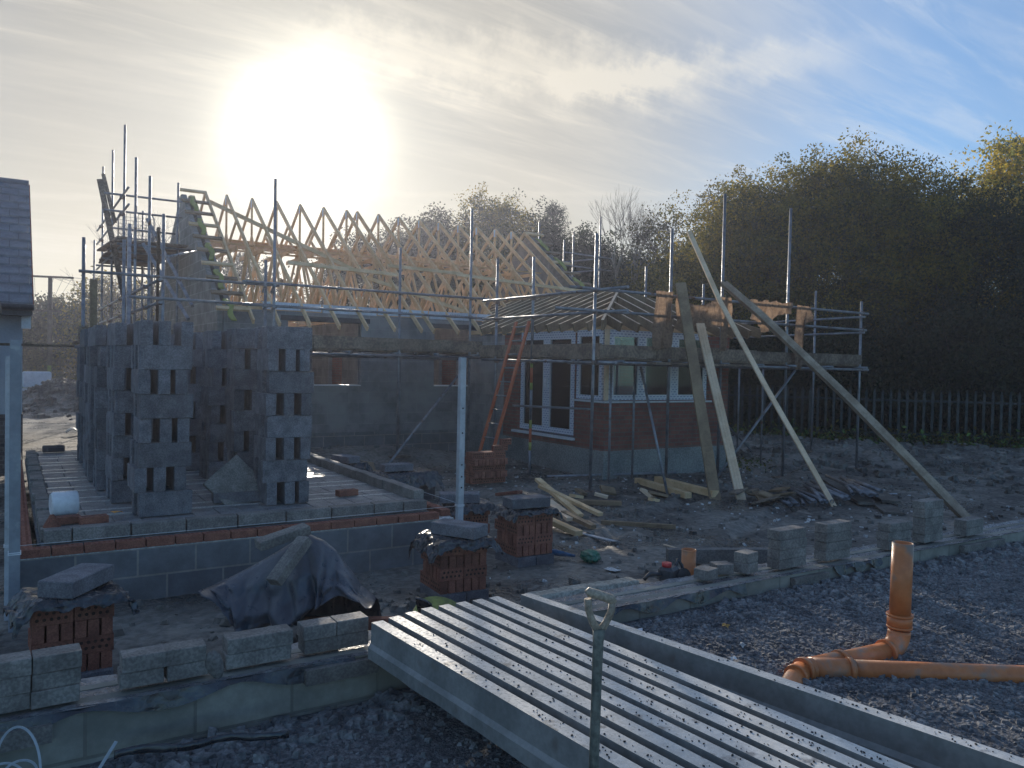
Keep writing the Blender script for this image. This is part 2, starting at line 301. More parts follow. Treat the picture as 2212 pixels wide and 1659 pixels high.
# ---------------------------------------------------------------- ground
def gh(x, y):
    """height of yard and gravel at a point"""
    if y < 3.95:
        z = .24 + .15*sst(1.2, 3.2, x) + .04*fbm(x*1.2, y*1.2) + .02*fbm(x*7, y*7)
        return z
    z = .03*fbm(x*.7+3, y*.7) + .03*fbm(x*4, y*4)
    for c0 in (0, 1.5):
        rd = (-(x-6)*.45+(y-5.6-c0)*.89)+.25*math.sin(x*.6); z -= .05*math.exp(-(rd/.11)**2)*sst(4.8, 6, x)*(1+fbm(x*5, y*5)); z += .025*math.exp(-((abs(rd)-.2)/.07)**2)*sst(4.8, 6, x)
    z += .36*math.exp(-((x-5.6)**2/6+(y-14.6)**2/.7))
    d = (x-15.2)*.89+(y-11)*.45       # towards the fence: a bank of dug earth
    z += sst(.0, 2.4, d)*(.12+.20*fbm(x*1.3, y*1.3)+.18*fbm(x*5, y*5))*(1-sst(24, 30, y))
    z += .85*math.exp(-((x-1.8)**2/3.2+(y-33)**2/5))*(1+.5*fbm(x*2, y*2)+.5*fbm(x*5, y*5))
    z += .5*math.exp(-((x-3)**2/9+(y-36)**2/9))
    z += .02*fbm(x*9, y*9)*sst(0, 1, 30-y)
    return z
def grid(name, xs, ys, fn, m):
    vs = [(x, y, fn(x, y)) for y in ys for x in xs]; n = len(xs)
    fs = [(j*n+i, j*n+i+1, (j+1)*n+i+1, (j+1)*n+i) for j in range(len(ys)-1) for i in range(n-1)]
    me = bpy.data.meshes.new(name); me.from_pydata(vs, [], fs); me.materials.append(m); me.polygons.foreach_set('use_smooth', [True]*len(fs))
    o = bpy.data.objects.new(name, me); COL.objects.link(o); o['kind'] = 'structure'; return o
def steps(*seg):
    r = []
    for a, b, n in seg: r += [a+(b-a)*i/n for i in range(n)]
    return r+[seg[-1][1]]
grid('ground', steps((-900, -60, 6), (-60, -4, 14), (-4, 20, 200), (20, 60, 30), (60, 900, 6)), steps((4.02, 16, 110), (16, 46, 80), (46, 120, 12), (120, 1500, 6)), gh, M_mud)
grid('gravel', steps((-60, -2, 10), (-2, 9, 190), (9, 60, 30)), steps((-30, -1, 6), (-1, 3.9, 84)), gh, M_grav)
gb = grid('field', steps((-60, 20, 10)), steps((48, 80, 6)), lambda x, y: .06+.02*(y-48)*.3+.1*fbm(x*.1, y*.1), M_grass)

# loose stones: nobody could count them
def pebbles(name, pts, m, zf=gh, label=None):
    vs = []; fs = []
    for (x, y, s) in pts:
        z = zf(x, y); b = len(vs); q = [random.uniform(.7, 1.25) for _ in range(8)]; a = random.uniform(0, 6.3); ca_, sa = math.cos(a), math.sin(a)
        sx, sy, sz = s*random.uniform(.7, 1.3), s*random.uniform(.6, 1), s*random.uniform(.35, .7); tl = random.uniform(-.4, .4)
        for i, (ux, uy, uz) in enumerate(((-1, -1, -1), (1, -1, -1), (1, 1, -1), (-1, 1, -1), (-.7, -.7, 1), (.7, -.7, 1), (.7, .7, 1), (-.7, .7, 1))):
            px, py = ux*sx*q[i]/2, uy*sy*q[i]/2
            vs.append((x+px*ca_-py*sa, y+px*sa+py*ca_, z+sz*.25+uz*sz*q[i]/2+tl*px))
        fs += [(b+4, b+5, b+6, b+7), (b, b+1, b+5, b+4), (b+1, b+2, b+6, b+5), (b+2, b+3, b+7, b+6), (b+3, b, b+4, b+7)]
    me = bpy.data.meshes.new(name); me.from_pydata(vs, [], fs); me.materials.append(m)
    o = bpy.data.objects.new(name, me); COL.objects.link(o); o['kind'] = 'stuff'; o['label'] = label; o['category'] = 'stones'; return o
pts = []
for _ in range(30000):
    y = 3.78 - abs(random.gauss(0, 1))*1.3 if random.random() < .5 else random.uniform(.8, 3.8)
    x = random.uniform(-.3, 9.5) if random.random() < .6 else random.uniform(2.4, 6)
    if y < .5 or y > 3.80: continue
    pts.append((x, y, random.choice((.010, .013, .016, .02, .03))*random.uniform(.7, 1.3)))
for _ in range(420): pts.append((random.uniform(.4, 2.6), 3.8-abs(random.gauss(0, .16)), random.uniform(.03, .075)))
for _ in range(260): pts.append((random.uniform(4, 9), 3.8-abs(random.gauss(0, .2)), random.uniform(.03, .07)))
pebbles('gravel_stones', pts, M_stone, label='dark crushed stone spread in front of the low foundation wall')
pts = [(random.uniform(-1.5, 14), random.uniform(4.2, 15), random.choice((.02, .03, .05, .08))*random.uniform(.5, 1.4)) for _ in range(3500)]
pts += [(1.8+random.gauss(0, 1.6), 33+random.gauss(0, 1.8), random.uniform(.06, .24)) for _ in range(900)]
pts += [(random.uniform(1.2, 3.4), random.uniform(4.3, 6.4), random.uniform(.03, .12)) for _ in range(260)]
pts += [(random.uniform(14, 22), random.uniform(6, 16), random.uniform(.05, .2)) for _ in range(900)]
pts = [p for p in pts if not (.0 < p[0] < 3.9 and 7 < p[1] < 13.7)]
pebbles('yard_rubble', pts, M_mud, label='mud clods and stone chips scattered over the yard')

# ---------------------------------------------------------------- low foundation wall
fw = thing('foundation_wall', 'long low concrete block foundation wall crossing the site behind the concrete beams', 'wall', (4, 3.99, 0))
bm = NB(); bx(bm, -4, 24, 3.84, 3.95, -.2, .485); bx(bm, -4, 24, 4.04, 4.15, -.2, .485); obj('block_leaf', bm, M_found, fw)
bm = NB()
def top(u, v):
    x = -4+28*u; y = 3.825+v*.335
    e = .012*fbm(x*9, y*30)+.010*fbm(x*40, y*40)
    if .2 < v < .8: e -= .012
    return Vector((x, y + (.012*fbm(x*6, 1) if v in (0, 1) else 0), .492+e))
sheet(bm, top, 900, 8); o = obj('mortar_bed', bm, mat('slurry_on_wall', (.10, .105, .12), (.24, .245, .25), 7, .38, .8, 40, rvar=.22, ovar=0, spec=.8, bdist=.015), fw)
bm = NB()   # sheets of damp-proof polythene showing at the edges
for x0, x1 in ((-.2, 1.5), (3.2, 4.4), (5.4, 6.0)):
    sheet(bm, lambda u, v: Vector((x0+(x1-x0)*u, 3.832-.02*v+.01*math.sin(u*30), .492-.05*v*(1+.6*math.sin(u*17+x0)))), 30, 3)
obj('membrane_edge', bm, M_dpm, fw)
for x0, x1, dz in ((-.9, .16, -.02), (1.24, 1.62, .0), (4.9, 5.3, -.01), (7.2, 7.9, -.01)):
    bm = NB(); bx(bm, x0, x1, 3.79, 3.838, .40+dz, .475+dz); obj('coping_brick', bm, M_coarse, fw)
# inner strip of wall standing free behind the far beam
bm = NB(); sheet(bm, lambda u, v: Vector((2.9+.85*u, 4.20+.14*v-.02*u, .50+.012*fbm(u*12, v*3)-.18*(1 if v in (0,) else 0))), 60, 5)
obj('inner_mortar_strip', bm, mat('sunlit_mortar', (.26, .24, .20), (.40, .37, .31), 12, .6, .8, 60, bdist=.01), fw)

# ---------------------------------------------------------------- beam and block floor
sf = thing('beam_and_block_floor', 'new raised beam and block floor with one brick course on block footings', 'floor', (2, 7.1, 0))
bm = NB(); bx(bm, .07, 3.83, 7.10, 7.20, -.1, .425); bx(bm, 3.73, 3.83, 7.202, 15, -.1, .425); bx(bm, .07, .17, 7.202, 15, -.1, .425)
obj('block_footing', bm, M_sub_block, sf)
bm = NB()
def brickrow(bm, p, q, z, hol=True):
    p, q = Vector((*p, 0)), Vector((*q, 0)); d = (q-p).normalized(); l = (q-p).length; n = int(l/.225)
    rot = Matrix.Rotation(math.atan2(d.y, d.x), 3, 'Z')
    for i in range(n):
        c = p+d*(.1125+i*.225); box(bm, (c.x, c.y, z+.0325), (.216, .102, .066), rot, 0, .003)
        if hol:
            for a in range(5):
                for b in (-1, 1):
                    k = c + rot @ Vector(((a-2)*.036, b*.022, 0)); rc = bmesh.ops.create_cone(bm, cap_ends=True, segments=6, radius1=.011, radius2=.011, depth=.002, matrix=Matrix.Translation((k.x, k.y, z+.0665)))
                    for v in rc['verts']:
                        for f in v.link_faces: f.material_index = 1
brickrow(bm, (.06, 7.145), (3.86, 7.145), .435); brickrow(bm, (3.79, 7.21), (3.79, 13.4), .435); brickrow(bm, (.11, 7.21), (.11, 13.4), .435)
obj('brick_course', bm, [M_brick, M_hole], sf)
bm = NB()
for y0, y1, x0, x1 in ((7.10, 7.196, .08, 3.82), (7.2, 13.4, 3.74, 3.84), (7.2, 13.4, .06, .16)): bx(bm, x0, x1, y0, y1, .427, .434)
obj('mortar_joint', bm, M_lime, sf)
# floor: beams run along x, blocks between
bm = NB(); y = 7.36; k = 0
while y < 13.4:
    bx(bm, .34, 3.62, y, y+.055, .47, .592); y += .055; k += 1
    nb = 7
    if k % 2: w = .44
    else: w = .215
    y += w
obj('floor_beam', bm, M_beamtop, sf)  # bright sun streaks on the floor beams come from this pale colour
bm = NB(); y = 7.36; k = 0
while y < 13.4:
    y += .055; k += 1; w = .44 if k % 2 else .215
    x = .34 + (.0 if k % 4 < 2 else -.2)
    while x < 3.62:
        a, b = max(x, .34), min(x+(.215 if k % 2 else .44), 3.62)
        if b-a > .03: box(bm, ((a+b)/2, y+w/2, .54+random.uniform(-.002, .002)), (b-a-.006, w-.006, .10), None, 0, .004)
        x += .215 if k % 2 else .44
    y += w
obj('infill_block', bm, mat('damp_floor_block', (.16, .16, .165), (.27, .27, .265), 9, .55, .6, 100, rvar=.15, ovar=0, spec=.6), sf)
def edge(x0, y0, x1, y1, z, s):
    bm = NB(); box(bm, ((x0+x1)/2, (y0+y1)/2, z), (abs(x1-x0), abs(y1-y0), s), Matrix.Rotation(random.uniform(-.012, .012), 3, 'Z'), 0, .005); obj('edge_block', bm, M_coarse, sf)
x = .24; k = 0
while x < 3.5:
    l = .20 if k == 0 else .43
    if x > 2.6: l = .31
    edge(x, 7.225, min(x+l-.012, 3.58), 7.355-(.0 if x > 2.2 else 0), .558+(.004 if k % 3 == 1 else 0), .108)
    x += l; k += 1
bm = NB(); bx(bm, .22, 3.6, 7.21, 7.36, .44, .50); bx(bm, 3.5, 3.62, 7.36, 13.4, .44, .50); bx(bm, .2, .33, 7.36, 13.4, .44, .50); obj('inner_leaf', bm, M_sub_block, sf)
y = 7.36
while y < 13.2:
    edge(3.5, y, 3.62, y+.42, .625, .215) if False else edge(3.50, y, 3.61, y+.40, .60+.004*math.sin(y*9), .19)
    y += .41
y = 7.36; k = 0
while y < 13.3:
    l = (.1, .44, .1, .3)[k % 4]; edge(.21+random.uniform(-.015, .015), y, .335, y+l-.012, .555+random.choice((0, .012, -.006)), .10); y += l; k += 1
bm = NB(); path(bm, [(-.02, 6.95, .57), (1, 7.08, .545), (3.9, 7.12, .548)], .0018, 5); obj('string_line', bm, M_white, sf)
bm = NB(); path(bm, [(3.92, 7.15, .56), (3.88, 10, .565), (3.84, 13.4, .57)], .002, 5); obj('string_line', bm, M_white, sf)
# ---------------------------------------------------------------- house being built
hs = thing('bungalow_under_construction', 'half built block bungalow with open timber roof trusses and a brick bay wing', 'house', (8, 18, 0))
ZE, ZR, YR = 3.12, 5.95, 20.0
def wall_x(bm, x0, x1, y0, y1, z0, z1, holes):   # wall running along x, openings (xa, xb, za, zb)
    xs = sorted(set([x0, x1]+[v for h in holes for v in h[:2]])); zs = sorted(set([z0, z1]+[v for h in holes for v in h[2:]]))
    for a, b in zip(xs, xs[1:]):
        run = None
        for c, d in zip(zs, zs[1:]):
            if any(h[0] <= a+1e-6 and b-1e-6 <= h[1] and h[2] <= c+1e-6 and d-1e-6 <= h[3] for h in holes): continue
            bx(bm, a, b, y0, y1, c, d)
def wall_y(bm, x0, x1, y0, y1, z0, z1, holes):
    ys = sorted(set([y0, y1]+[v for h in holes for v in h[:2]])); zs = sorted(set([z0, z1]+[v for h in holes for v in h[2:]]))
    for a, b in zip(ys, ys[1:]):
        for c, d in zip(zs, zs[1:]):
            if any(h[0] <= a+1e-6 and b-1e-6 <= h[1] and h[2] <= c+1e-6 and d-1e-6 <= h[3] for h in holes): continue
            bx(bm, x0, x1, a, b, c, d)
HO = [(4.75, 6.31, 1.49, 2.80), (8.04, 9.26, 1.49, 2.78)]
bm = NB(); wall_x(bm, 3.5, 13.3, 16, 16.1, .5, 2.98, HO); wall_x(bm, 3.6, 13.2, 16.15, 16.25, .5, 2.98, HO); bmesh.ops.remove_doubles(bm, verts=bm.verts, dist=.0005); obj('front_wall', bm, M_house_block, hs)
bm = NB(); bx(bm, 3.49, 13.31, 15.985, 16.09, -.2, .498); obj('front_wall_base', bm, M_sub_block, hs)
bm = NB(); wall_x(bm, 3.5, 13.3, 23.9, 24.0, -.1, 3.0, []); obj('rear_wall', bm, M_brickwall, hs)
bm = NB(); bx(bm, 3.72, 13.08, 16.3, 23.85, .40, .60); obj('floor_slab', bm, M_block, hs)
for x in (7.0, 10.2):
    bm = NB(); wall_y(bm, x, x+.1, 16.27, 23.88, .605, 2.95, [(19, 20, .605, 2.6)]); obj('partition_wall', bm, M_house_block, hs)
def gable(x0, x1, m, name):
    bm = NB()
    prof = [(16.0, -.1), (24.0, -.1), (24.0, 3.0), (20.0+.12, 5.80), (20-.12, 5.80), (16.0, 3.0)]
    a = [bm.verts.new((x0, y, z)) for y, z in prof]; b = [bm.verts.new((x1, y, z)) for y, z in prof]
    bm.faces.new(a); bm.faces.new(b[::-1])
    for i in range(6): j = (i+1) % 6; bm.faces.new((a[j], a[i], b[i], b[j]))
    bmesh.ops.recalc_face_normals(bm, faces=bm.faces); return obj(name, bm, m, hs)
gable(3.38, 3.48, M_gable_block, 'gable_wall'); gable(3.56, 3.66, M_gable_block, 'gable_inner_wall')
gable(13.24, 13.34, M_house_block, 'gable_wall'); gable(13.08, 13.18, M_house_block, 'gable_inner_wall')
# block lintels, foil board, wall plate, sill glints
for a, b, z in ((4.6, 6.5, 2.80), (7.9, 9.4, 2.78)):
    bm = NB(); bx(bm, a, b, 15.99, 16.06, z, z+.10); obj('lintel', bm, M_tile2, hs)
for h in HO:
    bm = NB(); bx(bm, h[0], h[1], 15.97, 16.3, 1.478, 1.50); obj('sill_glint', bm, M_white, hs)  # white strip stands in for the glint along each sill
bm = NB(); bx(bm, 3.5, 13.2, 16.12, 16.22, 2.985, 3.06); obj('wall_plate', bm, M_wood, hs)
x = 4.25; k = 0
while x < 13:
    bm = NB(); bx(bm, x, x+1.18, 16.0, 16.05, 3.0-.02*(k % 2), 3.15); o = obj('foil_board', bm, M_membr, hs)
    bm = NB()
    for q in range(7):   # scrawled marks on the board
        a0 = x+.5+q*.045; path(bm, [(a0, 15.996, 3.06+.02*(q % 2)), (a0+.02, 15.996, 3.105), (a0+.035, 15.996, 3.05)], .0045, 4)
    obj('printed_mark', bm, M_tile2, o); x += 1.22; k += 1
# trusses
def truss_bm():
    bm = NB(); t = .036
    P = lambda y, z: Vector((0, y, z))
    def mem(a, b, h): bar(bm, P(*a), P(*b), h, t, (1, 0, 0)) if False else bar(bm, P(*a), P(*b), t, h, (1, 0, 0)) 
    sl = .7
    def member(a, b, h):
        M, l = frame(P(*a), P(*b), (1, 0, 0)); c = (P(*a)+P(*b))/2
        # frame x = up x z ; choose thickness along world x
        z = (P(*b)-P(*a)).normalized(); xx = Vector((1, 0, 0)); yy = z.cross(xx); MM = Matrix((xx, yy, z)).transposed()
        box(bm, c, (t, h, l), MM)
    for s in (-1, 1):
        member((20+s*.0, 5.90), (20+s*4.62, 5.90-.7*4.62), .097)
        member((20+s*.03, 5.80), (20+s*1.25, 3.15), .06) if False else None
        member((20+s*2.0, 4.48), (20+s*1.33, 3.2), .07)
        member((20+s*2.0, 4.46), (20+s*2.67, 3.2), .07)
        member((20+s*1.33, 3.2), (20, 5.0), .07)
        member((20+s*1.0, 5.18), (20, 4.55), .07) 
        member((20+s*3.1, 3.70), (20+s*2.67, 3.2), .07)
    member((16, 3.12), (24, 3.12), .097); member((20, 5.86), (20, 4.5), .07)
    member((18.9, 4.55), (21.1, 4.55), .09)
    return bm
def plate_bm():
    bm = NB()
    for dx in (-.020, .020): box(bm, (dx, 20, 5.80), (.002, .09, .2))
    return bm
TX = [4.41, 5.01, 5.61, 6.20, 6.81, 7.43, 7.72, 8.32, 8.91, 9.52, 10.12, 10.74, 11.34, 11.95, 12.52]
tb = obj('roof_truss', truss_bm(), M_wood); pb = obj('nail_plate', plate_bm(), M_membr)
for i, x in enumerate(TX):
    t = tb if i == 0 else tb.copy(); p = pb if i == 0 else pb.copy()
    if i: COL.objects.link(t); COL.objects.link(p)
    t.parent = hs; t.location = Vector((x, 0, 0))-Vector((8, 18, 0)); t['root'] = [8, 18, 0]; t.rotation_euler = (0, 0, 0); p.parent = t
# gable ladders with noggings, and yellow cavity socks along the verge
def gl_pt(y): return ZR-.7*abs(20-y)
for xa, xb in ((3.30, 3.92), (12.98, 13.62)):
    for x in ((xb,) if xa < 5 else (xa, )):
        for s in (-1, 1):
            bm = NB(); z1 = 5.9; d = Vector((0, s, -.7)).normalized(); a = Vector((x, 20, 5.92)); b = a+d*5.6
            zz = d; xx = Vector((1, 0, 0)); yy = zz.cross(xx); box(bm, (a+b)/2, (.038, .097, 5.6), Matrix((xx, yy, zz)).transposed()); obj('verge_rafter', bm, M_wood, hs)
    for i in range(10):
        y = 19.95-i*.47
        if y < 15.6: break
        bm = NB(); o0 = .0 if xa < 5 else 0; box(bm, ((xa+xb)/2, y, gl_pt(y)+.0), (xb-xa, .10, .042), Matrix.Rotation(math.atan(.7), 3, 'X')); obj('nogging', bm, M_woodg if i % 3 else M_wood, hs)
    for i in range(5):
        y = 19.75-i*.93; bm = NB()
        sheet(bm, lambda u, v: Vector(((3.50 if xa < 5 else 13.18)+.10*v+.03*math.sin(u*9+i), y-.62*u, gl_pt(y-.62*u)-.02+.05*math.sin(u*math.pi)*(.5+v)+.02*fbm(u*9+i, v*5))), 14, 3); o = obj('cavity_sock', bm, M_yell, hs); solid(o, .02)
# binders and diagonal brace
def brc(p, q, w=.025, h=.1, m=M_wood): bm = NB(); bar(bm, p, q, w, h, (0, .57, .82)); obj('roof_brace', bm, m, hs)
brc((3.96, 19.74, 5.68), (6.9, 17.26, 3.96)); brc((6.9, 17.24, 3.92), (8.9, 16.2, 3.2))
brc((7.5, 17.45, 4.26), (9.5, 17.4, 4.21)); brc((9.3, 17.36, 4.18), (13.0, 17.1, 4.0)); brc((5.1, 17.25, 4.11), (7.6, 17.1, 4.02))
for y, z in ((20.9, 4.98), (20.06, 4.62), (18.95, 4.62), (21.3, 3.22), (18.7, 3.22)):
    bm = NB(); bx(bm, 3.7, 12.9, y, y+.10, z, z+.035); obj('longitudinal_binder', bm, M_wood, hs)
bm = NB(); bar(bm, (3.9, 21, 4.9), (12.6, 21, 4.95), .04, .22); obj('stacked_board', bm, M_wood2, hs)
for x in [4.2+.45*i for i in range(19)]:
    bm = NB(); bar(bm, (x, 23.1, 3.1), (x+.1, 22.3, 4.1), .035, .07); bar(bm, (x+.2, 23.3, 3.15), (x+.12, 22.3, 4.1), .035, .07); obj('loose_web_timber', bm, M_wood, hs)
# rear projecting wing's little trusses seen through the roof
for y in (26, 27, 28):
    bm = NB(); bar(bm, (6.1, y, 3.2), (7.5, y, 4.6), .04, .09); bar(bm, (8.9, y, 3.2), (7.5, y, 4.6), .04, .09); bar(bm, (7.5, y, 4.6), (7.5, y, 3.2), .04, .08); bar(bm, (7.5, y, 3.9), (6.8, y, 3.2), .04, .08); bar(bm, (7.5, y, 3.9), (8.2, y, 3.2), .04, .08); bar(bm, (6.1, y, 3.18), (8.9, y, 3.18), .04, .09)
    obj('rear_wing_truss', bm, M_wood, hs)
# ---- bay wing
WX0, WX1, WY0 = 8.90, 12.0, 11.0
bm = NB(); wall_x(bm, WX0, WX1, WY0, WY0+.10, .5, 2.62, [(8.90, 11.42, 1.37, 2.62)]); wall_y(bm, WX0, WX0+.10, WY0+.102, 14.4, .5, 2.62, [(11.102, 11.88, 1.37, 2.62), (11.9, 13.78, .60, 2.62)]); wall_y(bm, WX1-.1, WX1-.001, WY0+.102, 15.98, .5, 2.62, [])
obj('brick_wall', bm, M_brickwall, hs)
bm = NB(); bx(bm, WX0+.004, WX1, WY0+.004, WY0+.1, -.2, .498); bx(bm, WX0+.004, WX0+.1, WY0+.102, 15.98, -.2, .498); bx(bm, WX1-.1, WX1-.003, WY0+.102, 15.98, -.2, .498); obj('rendered_plinth', bm, M_cream, hs)
bm = NB(); bx(bm, WX0+.12, WX1-.12, WY0+.12, 15.95, .45, .58); obj('floor_slab', bm, M_block, hs)
bm = NB(); bx(bm, WX0+.11, WX1-.102, 15.0, 15.1, .585, 2.62); bx(bm, WX0+1.9, WX0+2.0, 13.0, 14.98, .585, 2.6); obj('inner_block_wall', bm, M_house_block, hs)
def win_x(x0, x1, y, z0, z1, name='window', fr=.075, par=None):  # a light facing -y
    bm = NB(); bx(bm, x0, x0+fr, y, y+.06, z0, z1); bx(bm, x1-fr, x1, y, y+.06, z0, z1); bx(bm, x0+fr, x1-fr, y, y+.06, z0, z0+fr); bx(bm, x0+fr, x1-fr, y, y+.06, z1-fr*1.6, z1)
    w = obj(name, bm, M_film, hs); bm = NB(); bx(bm, x0+fr, x1-fr, y+.028, y+.034, z0+fr, z1-fr*1.6); obj('pane', bm, M_glass, w)
    bm = NB(); e = .022
    for a in ((x0+fr, x0+fr+e), (x1-fr-e, x1-fr)): bx(bm, a[0], a[1], y-.004, y+.02, z0+fr, z1-fr*1.6)
    bx(bm, x0+fr+e, x1-fr-e, y-.004, y+.02, z0+fr, z0+fr+e); obj('glazing_bead', bm, M_white, w); return w
def win_y(y0, y1, x, z0, z1, name='window', fr=.075):
    bm = NB(); bx(bm, x, x+.06, y0, y0+fr, z0, z1); bx(bm, x, x+.06, y1-fr, y1, z0, z1); bx(bm, x, x+.06, y0+fr, y1-fr, z0, z0+fr); bx(bm, x, x+.06, y0+fr, y1-fr, z1-fr*1.6, z1)
    w = obj(name, bm, M_film, hs); bm = NB(); bx(bm, x+.028, x+.034, y0+fr, y1-fr, z0+fr, z1-fr*1.6); obj('pane', bm, M_glass, w)
    bm = NB(); e = .022
    for a in ((y0+fr, y0+fr+e), (y1-fr-e, y1-fr)): bx(bm, x-.004, x+.02, a[0], a[1], z0+fr, z1-fr*1.6)
    obj('glazing_bead', bm, M_white, w); return w
for a, b in ((9.00, 9.75), (9.755, 10.56), (10.565, 11.41)): win_x(a, b, WY0+.01, 1.40, 2.66)
win_y(11.10, 11.86, WX0+.01, 1.40, 2.66)
for a, b in ((11.92, 12.83), (12.835, 13.76)): w = win_y(a, b, WX0+.01, .70, 2.66, 'door', .10); bm = NB(); bx(bm, WX0-.02, WX0+.008, (b-.06 if a < 12 else a+.02), (b-.02 if a < 12 else a+.06), 1.55, 1.75); obj('handle', bm, M_white, w)
bm = NB()
for q in range(4): bx(bm, WX0-.012+q*.024, WX0+.008+q*.024, WY0-.012+q*.004, WY0+.03, 1.40, 2.66)
obj('corner_post', bm, M_wood2, hs)
bm = NB(); bx(bm, WX0-.06, 11.50, WY0-.06, WY0+.01, 1.355, 1.385); bx(bm, WX0-.06, WX0+.01, WY0+.012, 11.9, 1.355, 1.385); obj('window_sill', bm, M_white, hs)
bm = NB(); bx(bm, WX0-.08, WX0+.02, 11.85, 13.95, .615, .66); obj('door_sill', bm, M_white, hs)
for z in (1.38, ): pass
bm = NB(); bx(bm, WX0, WX0+.10, 14.402, 15.98, .5, 2.62); obj('side_block_wall', bm, M_house_block, hs)
# hip roof of the wing
EX0, EX1, EY0 = 8.42, 12.40, 10.52; ZEV, ZRW = 2.76, 3.54; RX = (EX0+EX1)/2; HY = EY0+(RX-EX0)
sw = (ZRW-ZEV)/(RX-EX0)
bm = NB(); bar(bm, (RX, HY, ZRW-.05), (RX, 17.2, ZRW-.05), .04, .17); obj('ridge_board', bm, M_woodg, hs)
def raft(p, q, name='rafter', w=.047, h=.15):
    p, q = Vector(p), Vector(q); d = (q-p).normalized(); side = Vector((d.y, -d.x, 0)).normalized(); up = d.cross(side)
    if up.z < 0: up = -up; side = -side
    bm = NB(); M = Matrix((side, up, d)).transposed(); c = (p+q)/2-up*h/2; box(bm, c, (w, h, (q-p).length), M)
    M2 = NB(); box(M2, (p+q)/2+up*.003, (w*.9, .004, (q-p).length), M)  # pale strip imitates light catching the top of the rafter
    o = obj(name, bm, M_woodg, hs); o2 = obj('lit_top_edge', M2, M_wood2, o); return o
raft((RX, HY, ZRW+.02), (EX0, EY0, ZEV+.02), 'hip_rafter', .05, .18); raft((RX, HY, ZRW+.02), (EX1, EY0, ZEV+.02), 'hip_rafter', .05, .18)
y = EY0+.38
while y < 17.4:
    xi = RX if y >= HY else EX0+(y-EY0)
    zi = ZEV+sw*(xi-EX0)
    if y < 14.7 : raft((xi-.03, y, zi), (EX0-.05, y, ZEV-sw*.05))
    else: raft((xi-.03, y, zi), (EX0+(y-14.7)*.72, y, ZEV+sw*((y-14.7)*.72)))
    if y < 15.9: raft((2*RX-xi+.03, y, zi), (EX1+.05, y, ZEV-sw*.05))
    y += .40
x = EX0+.38
while x < EX1-.2:
    yi = EY0+min(x-EX0, EX1-x); zi = ZEV+sw*(yi-EY0); raft((x, yi-.02, zi), (x, EY0-.05, ZEV-sw*.05)); x += .40
bm = NB(); bx(bm, WX0+.0, WX1, WY0+.0, WY0+.1, 2.665, 2.74); bx(bm, WX0, WX0+.1, WY0+.1, 16, 2.665, 2.74); bx(bm, WX1-.1, WX1, WY0+.1, 16, 2.665, 2.74); obj('wall_plate', bm, M_wood, hs)

# ---------------------------------------------------------------- scaffolding
def scaf(name, label, loc): return thing(name, label, 'scaffolding', loc, 'scaffolding round the bungalow')
def T(par, name, p, q, r=.024, m=None):
    bm = NB(); tube(bm, p, q, r); o = obj(name, bm, m or M_tube, par)
    if name == 'standard': bm = NB(); g_ = gh(p[0], p[1]); box(bm, (p[0], p[1], g_+.012), (.15, .15, .008)); box(bm, (p[0]+.02, p[1], g_-.01), (.42, .22, .036), Matrix.Rotation(p[0], 3, 'Z'), 1); obj('base_plate', bm, [M_coup, M_board], o)
    return o
def coup(par, p, s=.07): bm = NB(); box(bm, p, (s, s, s*.9), Matrix.Rotation(.5, 3, 'Z'), 0, .012); tube(bm, (p[0]-.05, p[1]-.03, p[2]), (p[0]+.06, p[1]+.02, p[2]), .012, 6); obj('coupler', bm, M_coup, par)
sm = scaf('facade_scaffolding', 'steel tube scaffolding along the block front wall, behind the block stacks', (4, 14, 0))
st = [(.97, 14, 3.83), (1.60, 14.6, 3.93), (3.76, 14.0, 3.72), (3.94, 14.12, 5.17), (6.29, 14, 4.18), (7.83, 14, 5.11)]
for i, (x, y, z) in enumerate(st): T(sm, 'standard', (x, y, -.1), (x, y+.02, z), .026)
for x in (5.0, 6.9): T(sm, 'standard', (x, 15.3, .1), (x, 15.3, 2.2), .022)
for z, a, b, y in ((3.30, .90, 3.98, 13.95), (3.32, 3.35, 8.45, 13.93), (2.95, 1.60, 3.85, 13.95), (2.93, 3.35, 8.45, 13.93), (2.13, .85, 8.5, 13.94), (2.10, 2.6, 8.4, 15.25)): T(sm, 'ledger', (a, y, z), (b, y, z-.01))
for x in (1.0, 2.2, 3.4, 4.4, 5.2, 6.2, 7.0, 7.9): T(sm, 'transom', (x, 13.75, 2.165), (x, 15.5, 2.165))
for x, z in ((3.8, 3.26), (3.95, 3.26), (3.8, 2.9), (3.95, 2.9)): T(sm, 'transom', (x-.15, 13.6, z), (x+.1, 14.7, z-.03))
for i in range(5): bm = NB(); bx(bm, .9, 8.0, 14.02+i*.235, 14.245+i*.235, 2.195, 2.232); obj('scaffold_board', bm, M_board, sm)
for a, b in ((.9, 4.6), (4.61, 8.1)): bm = NB(); bx(bm, a, b, 13.965, 14.0, 2.235, 2.45); obj('toe_board', bm, M_board, sm)
T(sm, 'brace', (7.69, 13.9, 1.95), (5.3, 12.6, .02), .024); 
for x, y, z in st[2:]:
    for zz in (3.3, 2.93, 2.13): coup(sm, (x, y-.03, zz))
for x in (4.55, 4.9, 5.3, 6.6, 6.95): coup(sm, (x, 13.94, 2.17))
